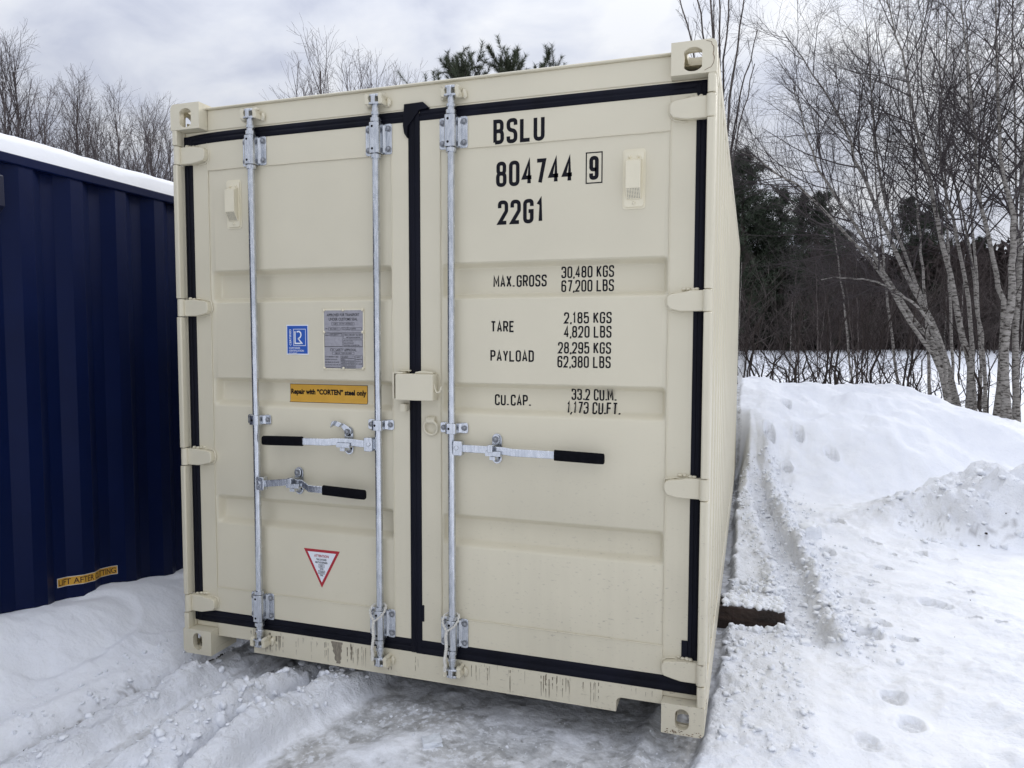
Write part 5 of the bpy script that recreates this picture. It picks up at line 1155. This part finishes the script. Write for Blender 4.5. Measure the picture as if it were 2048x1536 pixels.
# --- birches of the clump at the right (world-space stems, taken down to their own base)
SP_B = [dict(m=25, t0=.36, t1=.99, ang=38, angsd=11, lfn=lambda t, L: (.10+.25*(1-t))*L+.25, npt=8, jit=.10, up=.022, rk=.0058, rmin=.0030),
        dict(m=8, t0=.12, t1=.98, ang=38, angsd=13, lfn=lambda t, L: (.18+.40*(1-t))*L+.10, npt=6, jit=.16, up=.03, rk=.0055, rmin=.0022),
        dict(m=8, t0=.10, t1=.98, ang=36, angsd=14, lfn=lambda t, L: (.22+.34*(1-t))*L+.07, npt=4, jit=.20, up=.0, rk=.004, rmin=.0012)]
def wp(u, v, D):
    d = np.array([(u-1024)/1448.66, (768-v)/1448.66, -1.0]); M_ = np.array(Euler(cam.rotation_euler).to_matrix()); return CAMP+M_@(d*D)
STEMS = [
  ('white birch with the lowest far arching stem, reaching left toward the cream container', 0.055, [(5.36, 9.29, 0.76), (5.15, 9.20, 1.22), (4.73, 9.05, 1.82), (4.33, 8.90, 2.48), (3.76, 8.70, 3.13), (3.27, 8.52, 3.64), (2.94, 8.38, 3.86), (2.64, 8.24, 4.06), (2.40, 8.11, 4.17)]),
  ('white birch leaning strongly left, second lowest arching stem of the clump', 0.065, [(5.46, 9.53, 0.71), (5.18, 9.51, 1.45), (4.84, 9.45, 1.86), (4.48, 9.40, 2.49), (4.05, 9.33, 3.23), (3.60, 9.25, 3.90), (3.40, 9.24, 4.34), (3.24, 9.25, 4.87), (3.10, 9.26, 5.39)]),
  ('white birch leaning left with its top over the dark conifers', 0.075, [(5.57, 9.77, 0.64), (5.39, 9.79, 1.23), (5.10, 9.77, 1.95), (4.81, 9.75, 2.54), (4.45, 9.72, 3.38), (4.07, 9.68, 4.23), (3.98, 9.71, 4.57), (3.68, 9.69, 5.23), (3.29, 9.63, 5.81), (2.96, 9.59, 6.35)]),
  ('slim birch beside the leaning ones, rising nearly straight in its upper half', 0.062, [(5.71, 10.13, 0.60), (5.43, 10.15, 1.45), (5.13, 10.15, 2.16), (4.99, 10.18, 2.57), (4.62, 10.18, 3.59), (4.42, 10.22, 4.47), (4.39, 10.29, 4.92), (4.31, 10.37, 5.78), (4.24, 10.46, 6.69)]),
  ('tall pale birch leaning slightly left, last stem of the left part of the clump', 0.085, [(5.70, 9.60, 0.59), (5.67, 9.63, 1.23), (5.55, 9.62, 1.69), (5.37, 9.62, 2.51), (5.15, 9.60, 3.46), (5.03, 9.60, 4.01), (4.83, 9.59, 4.82), (4.68, 9.59, 5.64), (4.49, 9.56, 6.24), (4.22, 9.54, 7.26)]),
  ('slender birch close behind the tall pale stem, upright with a forked top', 0.060, [(6.01, 10.55, 0.57), (5.97, 10.63, 1.37), (5.82, 10.70, 2.59), (5.64, 10.75, 3.49), (5.48, 10.79, 4.23), (5.43, 10.87, 5.14), (5.51, 11.01, 6.19), (5.48, 11.13, 7.60)]),
  ('birch stem left in the right hand part of the clump, bending left high up', 0.070, [(6.02, 9.50, 0.57), (6.08, 9.60, 1.82), (5.98, 9.60, 2.50), (5.78, 9.59, 3.30), (5.67, 9.60, 3.96), (5.60, 9.62, 4.77), (5.46, 9.65, 5.91), (5.33, 9.68, 7.08)]),
  ('thickest white birch, upright with dark scars at the right edge', 0.100, [(6.03, 9.07, 0.53), (5.98, 9.10, 1.25), (6.05, 9.18, 2.09), (6.06, 9.23, 2.80), (6.03, 9.25, 3.36), (5.89, 9.24, 3.87), (5.83, 9.28, 4.77), (5.78, 9.33, 5.89), (5.69, 9.39, 7.29)]),
  ('birch stem touching the thick one on its right, at the photo edge', 0.080, [(6.26, 9.47, 0.53), (6.23, 9.54, 1.39), (6.25, 9.62, 2.11), (6.29, 9.71, 2.84), (6.30, 9.81, 3.84), (6.33, 9.93, 5.05), (6.34, 10.04, 6.39), (6.30, 10.14, 7.58)]),
  ('dark slim birch stem between the two parts of the clump', 0.050, [(6.30, 11.06, 0.48), (6.26, 11.15, 1.37), (6.13, 11.20, 2.20), (6.03, 11.27, 3.04), (5.82, 11.31, 4.05), (5.37, 11.28, 5.15), (5.21, 11.34, 6.26), (5.26, 11.48, 7.46)]),
  ('thin birch crossing low to the left under the leaning stems', 0.040, [(5.28, 8.96, 0.89), (5.14, 8.84, 1.46), (4.80, 8.65, 1.94), (4.45, 8.45, 2.22), (4.11, 8.24, 2.33), (3.77, 8.03, 2.36), (3.44, 7.81, 2.33)]),
  ('grey birch just beyond the right edge of the photo', 0.085, [(6.81, 10.17, 0.40), (6.75, 10.21, 1.38), (6.79, 10.32, 2.90), (6.66, 10.37, 4.41), (6.58, 10.44, 5.93), (6.47, 10.52, 7.75)]),
  ('slim upright birch left of the clump, its base hidden by snow', 0.045, [(5.43, 13.42, 0.64), (5.17, 13.49, 2.34), (4.97, 13.60, 4.15), (4.83, 13.71, 5.87), (4.74, 13.86, 7.81)]),
  ('upright thin birch behind the leaning stems, close left of the tall pale stem', 0.050, [(5.79, 12.48, 0.60), (5.66, 12.60, 2.28), (5.51, 12.71, 3.97), (5.36, 12.81, 5.58), (5.23, 12.98, 8.14)]),
  ('small birch farthest left of the clump, its top near the conifer tips', 0.038, [(4.60, 13.68, 0.76), (4.45, 13.79, 1.95), (4.25, 13.89, 3.41), (4.01, 13.97, 4.68), (3.81, 14.07, 5.94)]),
  ('upright birch behind the right hand part of the clump with fine bushy top', 0.050, [(6.55, 12.20, 0.55), (6.44, 12.30, 2.25), (6.31, 12.40, 4.05), (6.20, 12.53, 6.31), (6.12, 12.65, 8.21)]),
  ('background birch standing straight between the tall pale stem and the right group', 0.048, [(6.33, 13.18, 0.57), (6.23, 13.29, 2.31), (6.12, 13.40, 4.25), (5.99, 13.51, 6.19), (5.89, 13.65, 8.53)]),
  ('straight background birch behind the thickest white stem', 0.050, [(7.28, 12.96, 0.51), (7.29, 13.13, 2.66), (7.20, 13.28, 5.09), (7.11, 13.46, 7.90), (7.05, 13.55, 9.32)]),
]
BIRCHES = STEMS
def birch(k, path, r0, label):
    rs = np.random.RandomState(100+k); base = np.array(path[0]); rel = [np.array(p)-base for p in path]; rel[0][2] -= .25
    root = thing('birch_tree', label, 'birch tree', tuple(base), group='birch clump behind the snow bank')
    sp = SP_B if k < 12 else [dict(SP_B[0], m=15), dict(SP_B[1], m=6), dict(SP_B[2], m=5)]
    a, b = grow(rel, r0*.62, .005, rs, sp, jit=.009, tp=1.0); tree_parts(root, a, b, BIRCH, TWIG)
for k, (lab, r0, path) in enumerate(BIRCHES): birch(k, path, r0, lab)

# --- generic leafless trees, three shapes, copied
def bare_proto(name, h, seed, label, bark, twig, spread, dens, group, r0=.075, rmin=.004, loc=(0, 0, -50)):
    rs = np.random.RandomState(seed); lean = rs.randn(2)*.05*h
    path = [(0, 0, -.3), (lean[0]*.2, lean[1]*.2, h*.35), (lean[0]*.7, lean[1]*.5, h*.7), (lean[0], lean[1], h)]
    sp = [dict(m=dens[0], t0=.16, t1=.985, ang=spread, angsd=8, lfn=lambda t, L: (.07+.34*(1-t)**.8)*L+.2, npt=8, jit=.07, up=.09, rk=.010, rmin=rmin*1.7),
          dict(m=dens[1], t0=.15, t1=.98, ang=34, angsd=12, lfn=lambda t, L: (.16+.40*(1-t))*L+.10, npt=6, jit=.12, up=.06, rk=.008, rmin=rmin*1.15),
          dict(m=dens[2], t0=.12, t1=.98, ang=34, angsd=13, lfn=lambda t, L: (.22+.36*(1-t))*L+.10, npt=4, jit=.16, up=.05, rk=.007, rmin=rmin)]
    a, b = grow(path, r0, .014, rs, sp, jit=.02, tn=7); root = thing(name, label, 'tree', loc, group=group); tree_parts(root, a, b, bark, twig); root['_h'] = float(max(a[0][:, 2].max(), b[0][:, 2].max())); return root
GL_ = 'leafless grey trees in the row behind the navy container'; LL_ = 'leafless grey tree with fine upright twigs, standing behind the navy container'
protoL = [bare_proto('bare_tree', 9.0, 201+i, LL_, BARKG, TWIGP, 23, (32, 8, 5), GL_, .075, .0030) for i in range(3)]
first = set()
def put(protos, k, loc, rz, hgt, label=None):
    p = protos[k]; sc = hgt/HT[id(p)]
    if k not in first or True:
        key = (id(p),)
        if key not in first:
            first.add(key); p.location = loc; p.rotation_euler = (0, 0, rz); p.scale = (sc,)*3; p['label'] = label or p['label']; return p
    return copy_tree(p, loc, rz, sc, label)
HT = {}
class _H(dict): pass
def reg(ps):
    for p in ps: HT[id(p)] = p.get('_h', 1.0); p.pop('_h', None) if hasattr(p, 'pop') else None
    return ps
ORD = ('first', 'second', 'third', 'fourth', 'fifth', 'sixth', 'seventh', 'eighth', 'ninth', 'tenth', 'eleventh', 'twelfth', 'thirteenth', 'fourteenth', 'fifteenth', 'sixteenth')
reg(protoL)
rg = random.Random(31)
for i, (u, top, D) in enumerate([(-60, 120, 19), (-20, 180, 24), (5, 150, 18), (40, 92, 20), (75, 76, 21), (112, 160, 18), (152, 122, 20), (190, 155, 22), (218, 215, 19), (262, 160, 21), (292, 180, 19), (322, 185, 23), (350, 215, 20)]):
    b = wp(u, 668, D); hgt = (668-top)/1448.66*D+1.6; z = gz(b[0], b[1]); put(protoL, i % 3, (b[0], b[1], z), rg.uniform(0, 6.28), hgt, ORD[i]+' leafless grey tree from the left in the row behind the navy container')
GM_ = 'leafless trees peeping over the cream container'; LM_ = 'leafless birch top with thin upright twigs showing above the cream container roof'
protoM = [bare_proto('bare_tree', 8.0, 301+i, LM_, BARKG, TWIGP, 17, (22, 6, 4), GM_, .055, .0030) for i in range(2)]
reg(protoM)
for i, (u, top, D) in enumerate([(604, 140, 18), (630, 108, 15), (652, 76, 15.5), (676, 92, 16), (738, 116, 17), (768, 130, 19), (788, 118, 17.5)]):
    b = wp(u, 668, D); hgt = (668-top)/1448.66*D+1.6; put(protoM, i % 2, (b[0], b[1], gz(b[0], b[1])), rg.uniform(0, 6.28), hgt, ORD[i]+' thin leafless treetop from the left above the cream container roof')
# slender multi-stemmed tree behind the upper right corner fitting
rs = np.random.RandomState(77); b = wp(1432, 668, 12.5); b[2] = gz(b[0], b[1]); root = thing('bare_tree', 'slender many stemmed leafless tree rising behind the upper right corner of the cream container', 'tree', (b[0], b[1], gz(b[0], b[1])))
tr = Tubes(); br = Tubes()
for k, (u, v, rr) in enumerate([(1345, -60, .022), (1385, -80, .026), (1412, -120, .030), (1440, -90, .026), (1462, -70, .022), (1500, -60, .026), (1425, -40, .018), (1515, 60, .018), (1508, 130, .016), (1480, 200, .014)]):
    tip = wp(u, v, 12.5+.4*math.sin(k*2.1))-b; c = tip*.45; c[:2] *= .25
    P = smooth_path([(.02*k-.08, .03*math.sin(k), -.3), c, tip*.78*np.array([.62, .62, 1]), tip], 16, rs, .012)[None]; R = np.linspace(rr*1.6, .0085, 16)[None]; tr.add(P, R, 6)
    p, r = children(P, R, 15, .45, .98, 26, 8, lambda t, L: .10*L*(1.1-t)+.16, 6, .06, .08, rs, .008, rmin=.0035); br.add(p, r, 4)
    p, r = children(p, r, 5, .2, .95, 34, 10, lambda t, L: .28*L, 4, .1, .05, rs, .008, rmin=.0025); br.add(p, r, 3)
a, b_ = tr.mesh(), br.mesh(); link('trunk', big_mesh('trunk', a[0], a[1], BARKG), root); link('crown', big_mesh('crown', b_[0], b_[1], TWIG), root)

# --- white pines whose tops show above the container: upturned shoots with long needles
def pine(label, b, h, seed, tops):
    rs = np.random.RandomState(seed); root = thing('pine_tree', label, 'pine tree', tuple(b)); tr = Tubes(); br = Tubes()
    T = smooth_path([(0, 0, -.3), (0, 0, h*.5), (.05, 0, h*.93)], 14, rs, .01)[None]; R = np.linspace(.10, .016, 14)[None]; tr.add(T, R, 8)
    p, r = children(T, R, 46, .25, .985, 56, 10, lambda t, L: (.06+.26*(1-t))*L+.12, 8, .05, .10, rs, .012, rmin=.007); br.add(p, r, 4)
    s, q = children(p, r, 6, .35, .99, 38, 12, lambda t, L: .22*L+.16, 6, .06, .16, rs, .012, rmin=.006); br.add(s, q, 3)
    led = []
    for dx, dz, cu in tops:
        led.append([(0, 0, h*.86), (dx*.5, .03, h*.93), (dx*.95, .04, h*.93+dz*.6), (dx+cu*.4, .02, h*.93+dz), (dx+cu, .0, h*.93+dz-.02)])
    for l in led:
        P = smooth_path(l, 6, rs, .006)[None]; s = np.concatenate([s, P]); q = np.concatenate([q, np.linspace(.012, .006, 6)[None]]); br.add(P, np.linspace(.012, .006, 6)[None], 4)
    # needles
    K = len(s); m = 150; t = .12+.88*rs.rand(K, m); x = t*(s.shape[1]-1); i = np.minimum(x.astype(int), s.shape[1]-2); f = (x-i)[..., None]; kk = np.arange(K)[:, None]
    B = s[kk, i]*(1-f)+s[kk, i+1]*f; D_ = s[kk, i+1]-s[kk, i]; D_ /= np.linalg.norm(D_, axis=-1, keepdims=True); n_ = rs.randn(K, m, 3); n_ -= (n_*D_).sum(-1, keepdims=True)*D_; n_ /= np.linalg.norm(n_, axis=-1, keepdims=True)
    dr = D_*.75+n_*.8; dr /= np.linalg.norm(dr, axis=-1, keepdims=True); Ln = .075+.045*rs.rand(K, m, 1); sd_ = np.cross(dr, rs.randn(K, m, 3)); sd_ /= np.linalg.norm(sd_, axis=-1, keepdims=True)
    A = B+sd_*.0034; C = B-sd_*.0034; E_ = B+dr*Ln; V = np.stack([A, C, E_], 2).reshape(-1, 3); F = np.arange(len(V)).reshape(-1, 3)
    a = tr.mesh(); b2 = br.mesh(); link('trunk', big_mesh('trunk', a[0], a[1], BARKD), root); link('branches', big_mesh('branches', b2[0], b2[1], BARKD), root)
    o = link('needles', big_mesh('needles', V, F, NEEDP, tri=True), root)
for k, (u, top, D, lab, tops) in enumerate([(922, 86, 13.5, 'dark green pine top with drooping leader, left of the others above the container', [(.0, .38, .16), (.10, .30, -.12), (-.16, .22, 0), (-.42, -.02, -.05), (.30, .02, .10), (-.30, .10, 0)]),
        (1012, 94, 14, 'dark green pine top with hooked leader, middle one above the container', [(.02, .36, .20), (-.16, .30, .06), (.24, .2, .04), (-.34, .0, .02), (.12, .3, 0)]),
        (1066, 104, 14.5, 'small dark pine top, right one of those above the container', [(.0, .26, .02), (.14, .14, .08), (-.14, .06, -.05)])]):
    b = wp(u, 668, D); hgt = (668-top)/1448.66*D+1.6; pine(lab, (b[0], b[1], gz(b[0], b[1])), hgt/1.0-.12, 400+k, tops)

# --- dark conifers of the wood
def conifer_proto(seed, h, rad, label, group, loc=(0, 0, -60)):
    rs = np.random.RandomState(seed); root = thing('conifer_tree', label, 'conifer', loc, group=group); tr = Tubes()
    T = smooth_path([(0, 0, -.4), (.1, 0, h*.5), (0, .1, h)], 12, rs, .02)[None]; R = np.linspace(.17, .02, 12)[None]; tr.add(T, R, 7)
    p, r = children(T, R, 120, .04, .985, 74, 12, lambda t, L: (rad*(1-t)**.75+.16), 6, .07, .05, rs, .010, rmin=.008); tr.add(p, r, 3)
    s, q = children(p, r, 8, .12, 1.0, 42, 14, lambda t, L: .34*L+.10, 4, .1, .03, rs, .010, rmin=.006)
    K = len(s); m = 36; t = rs.rand(K, m); x = t*3; i = np.minimum(x.astype(int), 2); f = (x-i)[..., None]; kk = np.arange(K)[:, None]; B = s[kk, i]*(1-f)+s[kk, i+1]*f+rs.randn(K, m, 3)*.06
    d = rs.randn(K, m, 3)+np.array([0, 0, .25]); d /= np.linalg.norm(d, axis=-1, keepdims=True); e = np.cross(d, rs.randn(K, m, 3)); e /= np.linalg.norm(e, axis=-1, keepdims=True); w = .07+.08*rs.rand(K, m, 1)
    V = np.stack([B-e*w*.16, B+e*w*.16, B+d*w], 2).reshape(-1, 3); F = np.arange(len(V)).reshape(-1, 3); a = tr.mesh()
    link('trunk', big_mesh('trunk', a[0], a[1], BARKD), root); link('crown', big_mesh('crown', V, F, NEED, tri=True, smooth=False), root); return root
GC_ = 'dark conifers at the edge of the wood'; LC_ = 'dark green conifer at the edge of the wood behind the birches'
protoC = [conifer_proto(501, 8, 2.3, LC_, GC_), conifer_proto(502, 8, 1.7, LC_, GC_), conifer_proto(503, 8, 2.0, LC_, GC_)]
for p in protoC: HT[id(p)] = 8.0
CON = [(1482, 300, 46), (1462, 330, 48), (1515, 400, 47), (1555, 372, 46), (1600, 382, 48), (1640, 376, 47), (1535, 440, 49), (1665, 440, 50), (1812, 385, 50), (1855, 400, 52), (1690, 452, 50), (1960, 462, 52)]
for i, (u, top, D) in enumerate(CON):
    b = wp(u, 668, D); z = gz(b[0], b[1]); hgt = (668-top)/1448.66*D+1.55-z; put(protoC, i % 3, (b[0], b[1], z), rg.uniform(0, 6.28), hgt)

# --- thin leafless trees in front of the dark wood
GW_ = 'thin leafless trees in front of the dark wood'; LW_ = 'thin leafless sapling standing in front of the dark wood behind the snow bank'
protoW = [bare_proto('bare_tree', 6.0, 601+i, LW_, (BIRCH, BARKD, BARKG)[i], BRUSH, 36, (22, 6, 4), GW_, .034, .0045) for i in range(3)]
reg(protoW)
for i in range(28):
    u = 1455+rg.random()*760; D = rg.choice([14, 17, 22, 26, 30, 34, 38, 44, 46])+rg.uniform(-.8, .8); b = wp(u, 668, D); z = gz(b[0], b[1]); put(protoW, i % 3, (b[0], b[1], z), rg.uniform(0, 6.28), (3.6 if D < 20 else 5.5 if D < 32 else 7.0)*rg.uniform(.7, 1.15))

# --- shrubs rooted along the back of the snow bank
def shrub_proto(seed, nst, h, spread):
    rs = np.random.RandomState(seed); root = thing('leafless_shrub', LS_, 'shrub', (0, 0, -70), group=GS_); tr = Tubes(); br = Tubes()
    for k in range(nst):
        a = rs.rand()*6.28; l = h*(.55+.6*rs.rand()); o = spread*l*(.15+.7*rs.rand()); tip = np.array([math.cos(a)*o, math.sin(a)*o, l])
        P = smooth_path([(rs.randn()*.05, rs.randn()*.05, -.25), tip*np.array([.35, .35, .45]), tip], 9, rs, .025)[None]; R = np.linspace(.013+.014*rs.rand(), .004, 9)[None]; tr.add(P, R, 5)
        p, r = children(P, R, 6, .2, .97, 38, 14, lambda t, L: .30*L*(1.2-t), 6, .14, .03, rs, .008, rmin=.004); br.add(p, r, 3)
        p, r = children(p, r, 3, .15, .97, 40, 14, lambda t, L: .40*L, 4, .18, .02, rs, .008, rmin=.003); br.add(p, r, 3)
    a, b = tr.mesh(), br.mesh(); link('stems', big_mesh('stems', a[0], a[1], BARKD), root); link('twigs', big_mesh('twigs', b[0], b[1], BRUSH), root); return root
GS_ = 'leafless shrubs behind the snow bank'; LS_ = 'leafless dark shrub of thin stems rooted behind the snow bank'
protoS = [shrub_proto(701, 4, 1.8, .70), shrub_proto(702, 6, 1.3, 1.1), shrub_proto(703, 3, 2.3, .55), shrub_proto(704, 5, 1.0, 1.4)]
for p in protoS: HT[id(p)] = 1.0
for i, (u, v, D) in enumerate([(1485, 758, 10.6), (1530, 762, 11), (1598, 780, 10.3), (1618, 775, 11.2), (1652, 778, 10.6), (1692, 775, 10.8), (1735, 775, 11.3), (1770, 780, 10.6), (1800, 790, 11), (1850, 795, 11.4), (1990, 815, 10.6), (1560, 745, 13), (1640, 742, 14), (1705, 745, 13.5), (1830, 750, 14), (1880, 765, 13), (1960, 780, 12.4), (1590, 735, 16), (2040, 800, 11.5)]):
    b = wp(u, 668, D); put(protoS, i % 4, (b[0], b[1], gz(b[0], b[1])), rg.uniform(0, 6.28), rg.uniform(.8, 1.2)*(1 if D < 12.5 else 1.1))

# --- undergrowth and the wood behind, which read as one mass
rs = np.random.RandomState(9); tb_ = Tubes(); n = 2200
Dd = np.where(rs.rand(n) < .035, 15+22*rs.rand(n), 46+4*rs.rand(n)); rr = Dd*(.27+.62*rs.rand(n)); x = CAMP[0]+RGT[0]*rr+FWD[0]*Dd; y = CAMP[1]+RGT[1]*rr+FWD[1]*Dd; z = gzs(x, y)
ln = .5+1.9*rs.rand(n)*np.clip(Dd/26, .55, 1.5); a = rs.rand(n)*6.28; le = .25+.75*rs.rand(n); P = [np.stack([x, y, z-.05], -1)]; d = np.stack([np.cos(a)*le*.7, np.sin(a)*le*.7, np.ones(n)], -1)
for k in range(4):
    d = d+rs.randn(n, 3)*.28; d /= np.linalg.norm(d, axis=1, keepdims=True); P.append(P[-1]+d*(ln/4)[:, None])
P = np.stack(P, 1); R = (.010*np.linspace(1, .4, 5)[None]*(.6+.6*rs.rand(n, 1))); tb_.add(P, R, 3)
p, r = children(P, R, 4, .25, .97, 45, 15, lambda t, L: .42*L, 4, .2, 0.0, rs, .008, rmin=.005); tb_.add(p, r, 3)
V, F = tb_.mesh(); tag(link('undergrowth', big_mesh('undergrowth', V, F, BRUSH)), 'brown leafless undergrowth before the wood', None, kind='stuff')
n = 800; Dd = 42+6*rs.rand(n); rr = Dd*(.27+.55*rs.rand(n)); x = CAMP[0]+RGT[0]*rr+FWD[0]*Dd; y = CAMP[1]+RGT[1]*rr+FWD[1]*Dd; z = gzs(x, y); ln = 3.0+4.0*rs.rand(n); le = .42*rs.randn(n, 2); P = [np.stack([x, y, z-.1], -1)]; d = np.concatenate([le, np.ones((n, 1))], 1)
for k in range(5):
    d = d+rs.randn(n, 3)*.18; d /= np.linalg.norm(d, axis=1, keepdims=True); P.append(P[-1]+d*(ln/5)[:, None])
P = np.stack(P, 1); tk = Tubes(); R = .020*np.linspace(1, .3, 6)[None]*(.5+.9*rs.rand(n, 1)); tk.add(P, R, 3); p, r = children(P, R, 7, .2, .97, 42, 14, lambda t, L: .30*L*(1.2-t), 5, .14, .02, rs, .008, rmin=.010); tk.add(p, r, 3)
V, F = tk.mesh(); tag(link('thicket', big_mesh('thicket', V, F, THICK)), 'tangle of thin grey brown stems before the dark wood', None, kind='stuff')
def mass(name, label, n, D0, D1, hfun, size, m, seed, r0=.20, r1=1.0):
    rs = np.random.RandomState(seed); D_ = D0+(D1-D0)*rs.rand(n); rr = D_*(r0+(r1-r0)*rs.rand(n)); x = CAMP[0]+RGT[0]*rr+FWD[0]*D_; y = CAMP[1]+RGT[1]*rr+FWD[1]*D_; z = gzs(x, y)+hfun(x, y)*rs.rand(n)**.85
    B = np.stack([x, y, z], -1); d = rs.randn(n, 3)*np.array([1, 1, 1.3]); d /= np.linalg.norm(d, axis=1, keepdims=True); e = np.cross(d, rs.randn(n, 3)); e /= np.linalg.norm(e, axis=1, keepdims=True); s = size*(.5+rs.rand(n, 1))
    V = np.stack([B-e*s*.22, B+e*s*.22, B+d*s], 1).reshape(-1, 3); tag(link(name, big_mesh(name, V, np.arange(len(V)).reshape(-1, 3), m, tri=True, smooth=False)), label, None, kind='stuff')
mass('woods', 'dark far wood of bare and evergreen trees', 64000, 48, 66, lambda x, y: 6.6+2.2*fbm(x, y, .12, 3, 3)+1.2*fbm(x, y, .5, 2, 4), .62, BRUSH, 21)
mass('woods', 'dark evergreen foliage in the far wood', 14000, 52, 60, lambda x, y: 4.2+2.5*fbm(x, y, .16, 3, 8), .55, NEED, 22)
